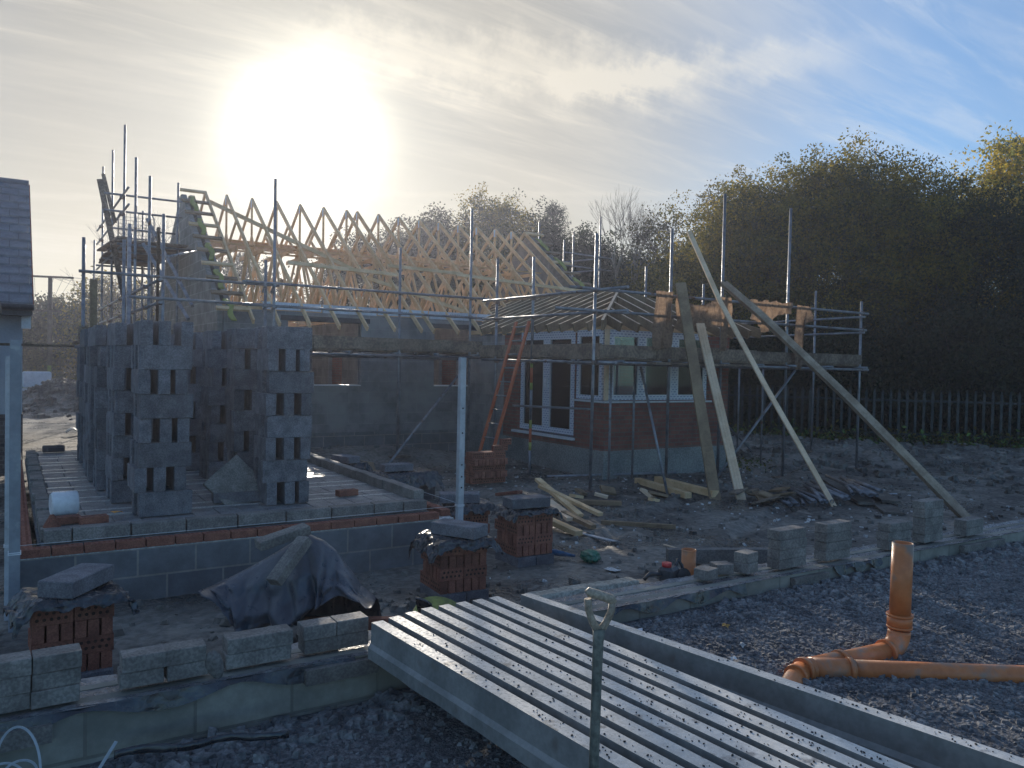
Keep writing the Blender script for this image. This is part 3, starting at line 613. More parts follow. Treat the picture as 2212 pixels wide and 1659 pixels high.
# boards lying on the low lift at the left end
bm = NB(); bx(bm, -.4, 1.3, 14.7, 14.93, 2.13, 2.17); bx(bm, .3, 1.5, 15.0, 15.23, 2.13, 2.17); obj('scaffold_board', bm, M_board, sm)
sg = scaf('gable_scaffolding', 'tall steel scaffolding with a high boarded platform beside the left gable', (2.1, 19, 0))
gp = [(2.1, 14.0, 4.32), (2.1, 15.54, 5.22), (2.1, 17.43, 5.94), (2.1, 19.3, 7.03), (2.1, 21.68, 7.0), (2.1, 24.06, 7.07), (2.1, 26.5, 5.4), (3.18, 19.2, 5.91), (3.1, 22.4, 5.3), (3.0, 23.4, 5.9), (2.75, 23.6, 5.3)]
for x, y, z in gp: T(sg, 'standard', (x, y, -.1), (x+.01, y, z), .026)
for z, a, b in ((3.25, 13.8, 27), (2.88, 13.8, 27), (2.13, 13.8, 27), (5.46, 18.1, 24.9), (5.10, 18.0, 25.0), (4.40, 18, 25)): T(sg, 'ledger', (2.05, a, z), (2.05, b, z))
for z in (5.52, 5.16): T(sg, 'guard_rail', (1.72, 19.35, z), (3.3, 19.35, z))
for y, z in ((20.5, 4.95), (18.6, 4.36), (20, 4.36), (21.6, 4.36), (23.4, 4.36)): T(sg, 'transom', (1.9, y, z), (3.35, y, z))
for i in range(21): bm = NB(); y = 18.55+i*.24; bx(bm, 1.95+random.uniform(-.08, .05), 3.30, y, y+.225, 4.425, 4.46); obj('scaffold_board', bm, M_board, sg)
for y, z in ((22.4, 5.0), (22.4, 4.6)): T(sg, 'guard_rail', (2.3, y, z), (3.2, y, z), .02)
def g(name, p, q, w=.22, h=.038, m=M_board, par=sg): bm = NB(); bar(bm, p, q, w, h, (0, 1, .2)); obj(name, bm, m, par)
g('leaning_board', (1.72, 20.4, 6.0), (2.25, 19.2, 2.6), .12); g('leaning_board', (1.80, 20.5, 6.15), (2.0, 20.0, 5.0), .08); g('toe_board', (2.0, 18.6, 4.5), (2.0, 23.2, 4.72), .04, .2)
g('brace', (2.45, 18.4, 4.9), (3.0, 16.4, 3.0), .06, .06, M_tube); g('brace', (2.3, 17.8, 4.3), (2.75, 15.4, 2.7), .06, .05, M_tube); g('brace', (2.0, 17.4, 4.6), (1.62, 14.2, 2.3), .06, .05, M_tube); g('brace', (2.15, 14.8, 4.2), (2.6, 18, 2.4), .05, .05)
g('plank_post', (1.14, 14.4, 3.22), (1.14, 14.45, .0), .1, .09, M_woodg)
T(sg, 'brace', (3.1, 16.6, 4.1), (2.25, 14.6, 3.7), .024)
for x, y, z in gp[:7]:
    for zz in (3.25, 2.88, 2.13): coup(sg, (x-.04, y, zz), .08)
for y in (19.3, 21.7, 24): 
    for zz in (5.46, 5.10): coup(sg, (2.07, y, zz), .09)
# mesh gate on the platform
mg = thing('mesh_barrier', 'wire mesh barrier panel with round corners standing on the high scaffold platform', 'barrier', (2.5, 21.4, 4.46))
bm = NB(); a, b, z0, z1, yy = 2.22, 3.02, 4.47, 5.50, 21.5
path(bm, [(a, yy, z0), (a, yy, z1-.1), (a+.04, yy, z1-.02), (a+.12, yy, z1), (b-.12, yy, z1), (b-.04, yy, z1-.02), (b, yy, z1-.1), (b, yy, z0)], .017, 6); tube(bm, (a, yy, z0+.25), (b, yy, z0+.25), .014, 6); obj('frame', bm, M_tube, mg)
bm = NB()
for i in range(1, 9): x = a+(b-a)*i/9; tube(bm, (x, yy, z0+.25), (x, yy, z1-.02), .0045, 4)
for i in range(1, 9): z = z0+.25+.76*i/9; tube(bm, (a, yy, z), (b, yy, z), .0045, 4)
obj('wire_mesh', bm, M_tube, mg)

sw_ = scaf('wing_scaffolding', 'steel tube scaffolding with toe boards wrapped round the brick bay wing', (10, 10, 0))
ws = [(7.83, 10.0, 4.10), (8.0, 12.0, 3.95), (8.02, 13.3, 4.05), (9.46, 10, 4.35), (10.70, 10, 5.10), (12.45, 10, 5.06), (14.74, 10, 3.44), (13.2, 12.9, 3.9), (16.2, 12.2, 3.9), (11.75, 13.2, 4.2)]
for i, (x, y, z) in enumerate(ws):
    if i == 1: continue
    T(sw_, 'standard', (x, y, -.1), (x+(.02 if i in (0, 5) else 0), y, z), .026)
# the banded red, yellow and white pole
bm = NB(); z = 0; k = 0
for a, b, mi in ((0, .45, 0), (.45, .6, 1), (.6, .85, 2), (.85, 1.0, 1), (1.0, 1.55, 0), (1.55, 1.68, 1), (1.68, 1.95, 2), (1.95, 2.05, 1), (2.05, 3.95, 0)): tube(bm, (8.0, 12.0, a), (8.0, 12.0, b), .026, 10, mi=mi)
obj('banded_standard', bm, [M_tube, M_yell, M_ladder], sw_)
for z in (3.22, 2.86, 2.06): T(sw_, 'ledger', (7.97, 13.75, z+.03), (7.97, 9.35 if z > 2.5 else 9.6, z), .024)
for z, a, b in ((3.20, 7.3, 14.9), (2.86, 7.05, 14.85), (2.05, 7.9, 14.95)): T(sw_, 'ledger', (a, 9.95, z+.02), (b, 9.95, z-.01), .024)
for z in (3.06, 2.74): T(sw_, 'ledger', (14.72, 9.9, z+.06), (14.72, 13.2, z+.02), .022); T(sw_, 'guard_rail', (14.70, 13.1, z), (12.0, 13.1, z), .022)
T(sw_, 'ledger', (8.0, 10.9, 2.05), (14.9, 10.9, 2.03))
for x in (8.3, 9.1, 9.8, 10.7, 11.6, 12.5, 13.6, 14.7): T(sw_, 'transom', (x, 9.8, 2.085), (x, 11.1 if x > 12 else 10.95, 2.085), .022)
for i in range(4): bm = NB(); bx(bm, 7.9, 14.8, 10.0+i*.235, 10.225+i*.235, 2.112, 2.148); obj('scaffold_board', bm, M_board, sw_)
for i in range(2): bm = NB(); bx(bm, 8.02+i*.235, 8.245+i*.235, 11.0, 13.9, 2.112, 2.148); obj('scaffold_board', bm, M_board, sw_)
bm = NB(); bx(bm, 8.9, 11.2, 9.7, 9.93, 2.05, 2.09); obj('scaffold_board', bm, M_board, sw_)
for a, b in ((7.95, 9.15), (9.16, 11.6), (11.61, 12.9), (12.91, 14.76)): bm = NB(); bx(bm, a, b, 9.968, 10.0, 2.15, 2.345+.01*math.sin(a*9)); obj('toe_board', bm, M_board, sw_)
bm = NB(); bx(bm, 7.985, 8.018, 10.02, 13.9, 2.15, 2.37); obj('toe_board', bm, M_board, sw_)
T(sw_, 'brace', (9.1, 10.3, 2.0), (8.75, 9.2, .0), .022); T(sw_, 'brace', (12.6, 9.9, 2.0), (10.6, 9.9, .1), .024); T(sw_, 'brace', (12.4, 13.0, 2.0), (14.6, 12.6, .1), .022); T(sw_, 'brace', (11.9, 12.6, 1.9), (13.6, 12.4, .1), .022)
for x, y in ((9.4, 11.0-.2), (8.7, 10.6), (12.9, 12.2), (13.6, 11.5), (14.1, 12.6)): T(sw_, 'prop', (x, y, -.1), (x, y, 2.08), .021)
T(sw_, 'mid_rail', (7.8, 12.3, 1.25), (8.6, 11.0, 1.25), .02)
for i, (x, y, z) in enumerate(ws[:7]):
    for zz in (3.2, 2.86, 2.06): coup(sw_, (x, y-.03, zz), .075)
T(sw_, 'base_ledger', (7.9, 11.3, .07), (10.4, 10.75, .07), .024)
sr = scaf('rear_scaffolding', 'steel scaffold tubes rising behind the far right gable', (14.5, 19, 0))
k = 19.3/18
for X_, Z_ in ((12.13*k+.9, 6.45), (13.06, 5.75), (13.38, 6.0), (14.33, 6.6)):
    x = X_*k if X_ < 15 and X_ != 12.13*k+.9 else X_*1.0
    T(sr, 'standard', (x, 19.4 if x > 13.95 else 20.6, -.1), (x, 19.4 if x > 13.95 else 20.6, Z_), .026)
for z in (5.38, 5.0, 4.3): T(sr, 'ledger', (14.0, 19.35, z), (15.8, 19.35, z-.04), .024)
for z in (5.2, 4.85): T(sr, 'ledger', (15.3, 19.3, z+.1), (14.0, 21.9, z), .022)

# ---------------------------------------------------------------- repeats: copies share a mesh
def rep(proto, loc, rot=(0, 0, 0), label=None, group=None, cat=None):
    """first use moves the prototype itself, later uses copy the object and its children"""
    if not proto.get('used'):
        proto['used'] = 1; o = proto
    else:
        o = proto.copy(); COL.objects.link(o)
        for ch in list(proto.children):
            c = ch.copy(); COL.objects.link(c); c.parent = o
    o.location = loc; o.rotation_euler = rot
    if label: o['label'] = label
    if group: o['group'] = group
    if cat: o['category'] = cat
    return o
ORD = ['bottom', 'second', 'third', 'fourth', 'fifth', 'sixth', 'seventh', 'top']
bm = NB(); box(bm, (0, 0, .1075), (.44, .10, .215), None, 0, .004)
for v in bm.verts: v.co += Vector((random.uniform(-.0015, .0015),)*3)
blk = obj('concrete_block', bm, M_block)
VAR = [blk.data]
for q in range(7):
    bm = NB(); box(bm, (0, 0, .1075), (.44, .10, .215), None, 0, .0045); bmesh.ops.subdivide_edges(bm, edges=[e for e in bm.edges if e.calc_length() > .08], cuts=3, use_grid_fill=True)
    cs = [Vector((random.choice((-.22, .22))*random.choice((1, 1, .6)), random.choice((-.05, .05)), random.choice((0, .215)))) for _ in range(4)]
    for v in bm.verts:
        v.co += Vector([random.uniform(-.0014, .0014) for _ in range(3)])
        for c in cs:
            if (v.co-c).length < .028: v.co += (Vector((0, 0, .1075))-c).normalized()*random.uniform(.006, .015)
    me = bpy.data.meshes.new('concrete_block'); bm.to_mesh(me); bm.free(); me.materials.append(M_block); VAR.append(me)
def pack(cx, cy, desc, rz=0, start=0, n=8, z0=.597, skip=()):
    c_, s_ = math.cos(rz), math.sin(rz)
    for k in range(n):
        ox, oy = random.uniform(-.02, .02), random.uniform(-.02, .02)
        for i in range(3):
            if (k, i) in skip: continue
            if (k+start) % 2 == 0: lx, ly, a, w = 0, (i-1)*.165, 0, ('front', 'middle', 'rear')[i]+' block laid lengthwise'
            else: lx, ly, a, w = (i-1)*.165, 0, math.pi/2, ('left', 'middle', 'right')[i]+' block laid end-on'
            if (k+start) % 2 == 0 and (k == 0 or k == 7): pass
            lx += ox + random.uniform(-.014, .014); ly += oy
            rep(blk, (cx+lx*c_-ly*s_, cy+lx*s_+ly*c_, z0+k*.2155), (0, 0, rz+a+random.uniform(-.02, .02)),
                f'{w} in the {ORD[k]} layer of the {desc}', 'grey concrete blocks stacked on the beam and block floor', 'block').data = random.choice(VAR)
pack(1.16, 7.78, 'nearest left pack', .0, 0)
pack(1.04, 8.62, 'second left pack', .04, 0)
pack(1.0, 9.45, 'third left pack', -.03, 0)
pack(.98, 10.25, 'fourth left pack', .02, 0)
pack(1.0, 11.05, 'fifth left pack', 0, 0)
pack(1.0, 11.9, 'farthest left pack', .03, 0)
pack(2.30, 7.90, 'nearest right pack', .0, 1)
pack(2.22, 8.75, 'second right pack', -.02, 1)
pack(2.16, 9.75, 'third right pack', .03, 0)
pack(2.02, 10.7, 'fourth right pack', -.02, 0)
pack(2.12, 11.7, 'farthest right pack', .0, 0)
bm = NB(); box(bm, (0, 0, .05), (.215, .44, .10), None, 0, .005); flat = obj('concrete_block', bm, M_block)
def fl(x, y, z, rz, label, rx=0, cat='block', grp='loose grey concrete blocks'): return rep(flat, (x, y, z), (rx, 0, rz), label, grp, cat)
fl(1.90, 8.05, .60, 1.45, 'small grey block lying flat beside a leaning paver, between the block packs')
b1 = obj('paving_slab', (lambda bm: (box(bm, (0, 0, .2), (.44, .05, .44), None, 0, .003), bm)[1])(NB()), M_coarse); place(b1, (2.02, 7.98, .615), (R(-30), R(-35), R(20))); tag(b1, 'dark slab leaning on edge against the right block packs', 'slab')

# perforated bricks
def brick_proto():
    bm = NB(); W_, H_, D_ = .215, .1025, .065     # long, tall, deep; bed faces look along y
    box(bm, (0, 0, H_/2), (W_, D_-.004, H_), None, 0, .002)
    for s in (-1, 1):
        ret = []
        for a in range(5):
            for b in (0, 1):
                cx, cz = (a-2)*.037+(.006 if b else -.006), .034+b*.036
                ring = [Vector((cx+.0105*math.cos(q*math.pi/4), s*(D_/2-.0015), cz+.0105*math.sin(q*math.pi/4))) for q in range(8)]
                o_ = [bm.verts.new(v) for v in ring]; i_ = [bm.verts.new(Vector((cx+(v.x-cx)*.8, s*(D_/2-.0012), cz+(v.z-cz)*.8))) for v in ring]
                f = bm.faces.new(i_ if s < 0 else i_[::-1]); f.material_index = 1
                for q in range(8):
                    f = bm.faces.new((o_[q], o_[(q+1) % 8], i_[(q+1) % 8], i_[q]) if s < 0 else (o_[(q+1) % 8], o_[q], i_[q], i_[(q+1) % 8])); f.material_index = 1
    return bm
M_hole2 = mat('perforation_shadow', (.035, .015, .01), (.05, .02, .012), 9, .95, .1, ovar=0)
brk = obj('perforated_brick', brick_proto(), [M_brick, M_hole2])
def bstack(cx, cy, z0, desc, layers, rz=0, rows=5, wide=2, start='A'):
    c_, s_ = math.cos(rz), math.sin(rz)
    for k in range(layers):
        A = (k % 2 == 0) == (start == 'A'); z = z0+k*.1035
        q = []
        if A:
            for i in range(wide):
                for j in range(rows): q.append(((i-(wide-1)/2)*.219, (j-(rows-1)/2)*.075, 0, ('front', 'second', 'third', 'fourth', 'rear')[min(j, 4)]+' '+('left', 'middle', 'right')[i if wide == 3 else 2*i]+' brick'))
        else:
            nn = 3*wide
            for i in range(nn): q.append(((i-(nn-1)/2)*.0715, -.08, math.pi/2, ('first', 'second', 'third', 'fourth', 'fifth', 'sixth', 'seventh', 'eighth', 'ninth')[i]+' end-on brick from left'))
            for i in (0, nn-1): q.append(((i-(nn-1)/2)*.0715, .14, math.pi/2, ('left' if i == 0 else 'right')+' rear end-on brick'))
        for lx, ly, a, w in q:
            lx += random.uniform(-.003, .003); ly += random.uniform(-.003, .003)
            rep(brk, (cx+lx*c_-ly*s_, cy+lx*s_+ly*c_, z), (0, 0, rz+a+random.uniform(-.015, .015)), f'{w}, {("bottom", "second", "third", "fourth", "fifth", "sixth")[k]} layer, {desc}', 'red perforated bricks stacked round the site', 'brick')
bstack(.33, 5.55, .10, 'the near left brick stack', 4, .02, 5, 2, 'B')
bstack(3.22, 5.95, .10, 'the brick stack behind the beams', 4, -.06, 5, 2, 'B')
bstack(4.44, 6.72, .105, 'the uncovered brick stack', 4, .0, 5, 2, 'B')
bstack(4.32, 7.75, .02, 'the stack behind the white post', 4, .0, 4, 2)
bstack(6.75, 11.45, .02, 'the wide brick pile by the ladder', 5, .0, 3, 3)
for i, (x, y, z, w) in enumerate(((6.95, 11.4, .54, 'left'), (7.08, 11.4, .645, 'upper'), (7.02, 11.45, .54, 'lower'))): rep(brk, (x+.02*i, y, z), (0, 0, .1), f'{w} odd brick on top of the wide brick pile', 'red perforated bricks stacked round the site', 'brick')
for x, y, w in ((.36, 7.62, 'left'), (.56, 7.54, 'right')): rep(brk, (x+.04, y, .595+.0325), (R(90), 0, .12), f'{w} loose brick lying flat on the floor near the white roll', 'loose red bricks on the floor', 'brick')
rep(brk, (2.98, 7.95, .63), (R(90), 0, .1), 'loose brick lying on the floor right of the block packs', 'loose red bricks on the floor', 'brick')
rep(brk, (3.98, 8.15, .30), (0, .2, .8), 'loose brick tipped up beside the floor edge', 'loose red bricks on the floor', 'brick')
rep(brk, (2.02, 8.15, .60), (0, 0, .1), 'loose brick standing between the block packs', 'loose red bricks on the floor', 'brick')
# blocks under and on the brick stacks
for cx, cy, w, z in ((3.22, 5.95, 'under the brick stack behind the beams', 0), (4.44, 6.72, 'under the uncovered brick stack', 0), (.33, 5.55, 'under the near left brick stack', 0)):
    for s in (-1, 1): fl(cx+s*.11, cy, z, 0, f'{"left" if s < 0 else "right"} grey block {w}')
fl(.36, 5.50, .575, -.62, 'big grey block on the plastic over the near left brick stack')
fl(3.22, 5.88, .555, .50, 'grey block on black plastic over the brick stack behind the beams')
fl(4.44, 6.70, .565, 1.5, 'grey block lying across the uncovered brick stack')
fl(4.22, 7.72, .47, 1.15, 'grey block on the stack behind the white post')
fl(4.75, 10.6, .43, 1.55, 'long grey block on the covered stack right of the floor edge')
fl(4.35, 11.6, .46, .3, 'grey block topping the covered stack behind the floor edge')
fl(3.95, 12.9, .40, .9, 'grey block topping the farthest stack beside the floor edge')
# sheets of black polythene over stacks
def cover(name, label, cx, cy, z, sx, sy, dropx, dropy, seed, m, rz=0, cat='plastic sheet', fn=None, nu=30):
    bm = NB(); c_, s_ = math.cos(rz), math.sin(rz)
    def f(u, v):
        lx, ly = (u-.5)*(sx+2*dropx), (v-.5)*(sy+2*dropy)
        ex, ey = max(0, abs(lx)-sx/2), max(0, abs(ly)-sy/2)
        zz = z - ex*.72 - ey*.85 + .05*fbm(lx*6+seed, ly*6) + (.03*math.sin(lx*26+seed)*(ey*5) + .03*math.sin(ly*24+seed)*(ex*5))
        hx = math.copysign(min(abs(lx), sx/2)+ex*.62, lx); hy = math.copysign(min(abs(ly), sy/2)+ey*.35, ly)
        if fn: hx, hy, zz = fn(hx, hy, zz, u, v)
        j = .005; zz += .03*(abs(math.sin(lx*31+ly*17+seed))-.5)*(.35+ex*6+ey*6)
        return Vector((cx+hx*c_-hy*s_+random.uniform(-j, j), cy+hx*s_+hy*c_+random.uniform(-j, j), zz+random.uniform(0, .004)))
    sheet(bm, f, nu, nu, smooth=False); bmesh.ops.triangulate(bm, faces=bm.faces); o = obj(name, bm, m); solid(o, .0015); tag(o, label, cat); return o
cover('polythene_sheet', 'black polythene with a folded wing draped over the near left brick stack', .33, 5.52, .565, .46, .46, .16, .07, 1, M_dpm, .1)
cover('polythene_sheet', 'wet black polythene draped over the brick stack behind the beams', 3.22, 5.92, .553, .46, .46, .17, .10, 4, M_dpm, -.1)
cover('polythene_sheet', 'narrow black polythene under the block on the uncovered brick stack', 4.44, 6.70, .558, .46, .40, .11, .05, 7, M_dpm)
cover('polythene_sheet', 'dark polythene over the brick stack behind the white post', 4.32, 7.75, .462, .46, .40, .10, .12, 9, M_dpm)
for x, y, z, s, w, l in ((4.35, 11.7, .45, .6, 'behind the floor edge', 3), (4.9, 10.6, .42, .8, 'right of the floor edge', 5), (3.95, 12.9, .39, .5, 'farthest along the floor edge', 8)):
    cover('covered_stack', f'low stack wrapped in dark polythene {w}', x, y, z, s, .45, .12, .25, l, M_dpm, .1, 'covered stack')
    bm = NB(); bx(bm, x-s/2+.02, x+s/2-.02, y-.2, y+.2, 0, z-.02); o = obj('stacked_bricks', bm, M_brickdark); o.parent = bpy.context.scene.objects[0] if False else None; tag(o, f'dark bricks under the polythene {w}', 'bricks', 'bricks under polythene beside the floor')
# tarpaulin over bricks in the middle foreground
tc_ = (1.78, 5.05)
bm = NB(); 
CT = [(443, 1268, 1276), (480, 1250, 1330), (520, 1228, 1362), (560, 1205, 1366), (600, 1180, 1345), (640, 1152, 1332), (680, 1168, 1308), (705, 1188, 1296), (725, 1215, 1292), (760, 1262, 1292), (795, 1292, 1300)]
def ctl(u):
    q = u*(len(CT)-1); i = min(int(q), len(CT)-2); t = q-i; return [CT[i][k]*(1-t)+CT[i+1][k]*t for k in range(3)]
TR = R0.normalized(); TF = Vector((fx, fy, 0))
def tarp(u, v):
    x_, ry, hy = ctl(u); k = 5.2/1720; x = (x_-640)*k; zr = 2-(ry-777)*k; zh = 2-(hy-777)*5.0/1720
    t = v*2-1; fo = .055*(abs(math.sin(u*13+t*1.5))-.5)+.035*(abs(math.sin(u*29+1.3+t*3))-.5)+.09*fbm(u*7+2, v*4)+.04*fbm(u*22, v*14)-.03*(abs(math.sin(v*16+u*5))-.5)
    if t < 0: a = -t; z = zr+(zh-zr)*a**1.15; dp = -.30*a**.75*(1-.3*abs(u-.5))-fo*a*1.6; x += .035*math.sin(u*15)*a
    else: z = zr+(.05-zr)*.85*t**1.2*(1 if u > .06 else .3); dp = .34*t**.8+fo*t
    p = Vector((1.80, 5.02, 0))+TR*(x-.17)+TF*dp; p.z = max(.04, z+.015*math.sin(u*25)*min(1, abs(t)*3)); return p
sheet(bm, tarp, 110, 60); o = obj('tarpaulin', bm, M_tarp); solid(o, .003); tag(o, 'crumpled blue grey tarpaulin thrown over bricks, weighted by two thin blocks', 'tarpaulin')
th = obj('thin_block', (lambda bm: (box(bm, (0, 0, .03), (.34, .10, .06), None, 0, .004), bm)[1])(NB()), M_coarse)
rep(th, (1.50, 5.08, .835), (R(4), R(-12), R(6)), 'flat thin block on the peak of the tarpaulin', 'thin blocks on the tarpaulin', 'block')
rep(th, (1.49, 4.86, .74), (R(-6), R(-40), R(28)), 'thin block sliding down the front of the tarpaulin', 'thin blocks on the tarpaulin', 'block')
k = 0
for j in range(3):
    for i in range(3):
        rep(brk, (1.72+i*.19, 4.98-i*.10, .02+j*.104), (0, 0, -.5), f'{("left", "middle", "right")[i]} brick in the {("bottom", "second", "third")[j]} row showing under the tarpaulin', 'red perforated bricks stacked round the site', 'brick')
bm = NB(); 
def dk(u, v):
    a = u*1.5; r = .34*v
    return Vector((2.22+.26*math.sin(v*2.6)*.6+.12*u, 4.62+.20*u-.05*math.sin(v*9), .02+.46*(1-v**1.6)*(1-.35*u)+.02*math.sin(u*20)))
sheet(bm, dk, 16, 16); o = obj('polythene_sheet', bm, M_dpm); solid(o, .004); tag(o, 'black polythene bulging out at the right foot of the tarpaulin', 'plastic sheet')
# overturned yellow green tub behind the beams
tb_ = thing('builders_tub', 'muddy yellow green rubber tub tipped over behind the concrete beams', 'tub', (2.55, 4.95, .05)); bm = NB()
bmesh.ops.create_cone(bm, cap_ends=True, segments=28, radius1=.24, radius2=.17, depth=.26, matrix=Matrix.Translation((2.52, 4.9, .17)) @ Matrix.Rotation(R(20), 4, 'X')); [setattr(f, 'smooth', len(f.verts) == 4) for f in bm.faces]; obj('tub_body', bm, mat('muddy_yellow_rubber', (.13, .15, .03), (.24, .26, .05), 4, .6, .3), tb_)
bm = NB(); path(bm, [(2.52+.25*math.cos(a), 4.9+.235*math.sin(a), .05+.08*math.sin(a)) for a in [i*math.pi/10 for i in range(21)]], .012, 6); obj('rim', bm, M_woodg, tb_)

# ---------------------------------------------------------------- precast beams in the foreground
def beam_bm():
    bm = NB(); L_ = 4.3
    pr = [(-.05, 0), (.05, 0), (.05, .055), (.035, .075), (.032, .18), (-.032, .18), (-.035, .075), (-.05, .055)]
    n = 40; rings = []
    for i in range(n+1):
        y = -L_*i/n; rings.append([bm.verts.new((x+random.uniform(-.0006, .0006), y, z+(random.uniform(-.006, .002) if z == 0 and 3 < i < n-3 else 0))) for x, z in pr])
    for a, b in zip(rings, rings[1:]):
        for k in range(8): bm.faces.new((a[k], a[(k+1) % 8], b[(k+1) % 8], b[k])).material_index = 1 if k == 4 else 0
    bm.faces.new(rings[0][::-1]); bm.faces.new(rings[-1]); bmesh.ops.recalc_face_normals(bm, faces=bm.faces); return bm
bp_ = obj('precast_beam', beam_bm(), [M_beam, M_beamtop])
a0 = math.atan2(.085, 1)
nm = ['front', 'second', 'third', 'fourth', 'fifth', 'sixth', 'seventh', 'eighth']
for i in range(8):
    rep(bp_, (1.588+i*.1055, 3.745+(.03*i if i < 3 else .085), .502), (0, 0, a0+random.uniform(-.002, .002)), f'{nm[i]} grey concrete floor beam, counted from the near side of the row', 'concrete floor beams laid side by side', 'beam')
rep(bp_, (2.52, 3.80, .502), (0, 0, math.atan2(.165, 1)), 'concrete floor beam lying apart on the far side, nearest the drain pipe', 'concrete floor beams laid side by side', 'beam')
# grit lying on the beams
pts = []
for i in range(9):
    for _ in range(70 if i < 8 else 50):
        d = random.uniform(.4, 2.4)**1.0; d = 2.5-abs(random.gauss(0, .75)) if random.random() < .7 else d
        if d < .15: continue
        s = math.tan(a0) if i < 8 else .165; x0 = 1.588+i*.1055 if i < 8 else 2.52; y0 = 3.8
        pts.append((x0+d*s+random.uniform(-.024, .024), y0-d, random.choice((.004, .006, .008))))
pebbles('grit', pts, M_dark, lambda x, y: .683, 'dark grit scattered on the tops of the concrete beams')
bpy.data.objects['gravel_stones']['label'] = 'dark crushed stone spread in front of the low foundation wall'
# shovel in front of them
sh = thing('shovel', 'upright shovel with worn wooden shaft and open grip, in front of the beams', 'shovel', (1.80, 1.84, .2))
sh.location = (1.59, 1.97, .2); sh['root'] = [1.59, 1.97, .2]
SC = Vector((1.592, 1.975, 0)); SX = (R0.normalized()+Vector((fx, fy, 0))*.25).normalized()
def sp_(lx, z, f_=0): return SC+SX*lx+Vector((0, 0, z))
bm = NB(); path(bm, [sp_(-.005, .45), sp_(-.003, .7), sp_(.0, 1.0), sp_(.002, 1.12), sp_(.004, 1.165)], [.0165, .0165, .0165, .0175, .021], 12); obj('shaft', bm, mat('worn_grey_wood', (.07, .08, .07), (.17, .17, .14), 9, .6, .4, 60, stretch=(3, 3, .6)), sh)
bm = NB(); M_gw = mat('worn_grip', (.22, .17, .12), (.40, .33, .25), 16, .5, .3)
path(bm, [sp_(.004, 1.15), sp_(-.018, 1.185), sp_(-.033, 1.225), sp_(-.036, 1.262)], [.014, .012, .0115, .012], 10); path(bm, [sp_(.004, 1.15), sp_(.026, 1.18), sp_(.043, 1.215), sp_(.048, 1.25)], [.014, .012, .0115, .012], 10)
path(bm, [sp_(-.042, 1.278), sp_(-.035, 1.283), sp_(0, 1.272), sp_(.045, 1.255), sp_(.052, 1.246)], [.010, .0155, .015, .0155, .012], 10); obj('grip', bm, M_gw, sh)
bm = NB(); sheet(bm, lambda u, v: sp_((u-.5)*.19*(1-.35*v*v), .47-.30*v)+Vector((fx, fy, 0))*(.02*math.cos((u-.5)*3)), 8, 8); o = obj('blade', bm, M_rust, sh); solid(o, .003)

# ---------------------------------------------------------------- coursing blocks standing on the wall
cb_ = obj('coursing_block', (lambda bm: (box(bm, (0, 0, .036), (.215, .10, .072), None, 0, .003), bm)[1])(NB()), M_coarse)
def pile(x0, x1, y, z0, n, desc, rz=0, cols=1, cat='block'):
    w = (x1-x0)/cols; s = w/.215
    for k in range(n):
        for c in range(cols):
            o = rep(cb_, (x0+w*(c+.5)+random.uniform(-.006, .006), y+random.uniform(-.006, .006), z0+k*.073), (0, 0, rz+random.uniform(-.03, .03)),
                    f'{("left ", "right ")[c] if cols == 2 else ""}{("bottom", "second", "third", "fourth", "fifth", "sixth")[k]} block of {desc}', 'coursing blocks piled on the low wall', cat)
            o.scale = (min(s, 1.5)*.985, 1.15, 1)
pile(.43, .80, 3.96, .505, 2, 'the pile with the red stain left of the leaning stone', 0, 2)
pile(.87, 1.22, 3.97, .505, 2, 'the pile right of the leaning stone', 0, 1)
pile(1.27, 1.62, 3.98, .505, 2, 'the cracked pile touching the concrete beams', 0, 2)
pile(-.10, .27, 3.93, .505, 3, 'the tall pile at the left picture edge', .02, 2)
pile(4.86, 5.20, 3.98, .505, 4, 'the first pile right of the two small offcut piles')
pile(5.42, 5.76, 3.98, .505, 4, 'the second full pile on the right part of the wall')
pile(6.26, 6.60, 3.98, .505, 3, 'the low pile behind the upright drain pipe')
pile(6.80, 7.12, 4.0, .505, 5, 'the tallest pile, at the foot of the long leaning boards', .05)
pile(7.42, 7.80, 3.98, .505, 2, 'the last low pile on the right', .03)
pile(4.55, 4.70, 4.02, .505, 2, 'the small stepped offcut pile', .2)
pile(4.36, 4.50, 4.08, .505, 1, 'the single offcut left of the stepped pile', -.3)
pile(4.14, 4.28, 4.02, .505, 1, 'the offcut beside the clear bag', .2)
pile(4.46, 4.62, 4.34, .40, 1, 'the offcut right of the short drain stub', .3)
pile(3.84, 4.02, 4.32, .38, 1, 'the offcut left of the black tool', -.2)
pile(4.10, 4.26, 4.40, .40, 1, 'the offcut under the black tool', .5)
bm = NB(); bmesh.ops.create_icosphere(bm, subdivisions=2, radius=.05)
for v in bm.verts: v.co = Vector((v.co.x*.8, v.co.y*.6, v.co.z*1.5))*(1+.3*fbm(v.co.x*30, v.co.y*30+v.co.z*20))
o = obj('stone', bm, M_coarse); place(o, (.83, 3.90, .55), (0, R(-18), 0)); tag(o, 'rough stone leaning between two block piles on the low wall', 'stone')
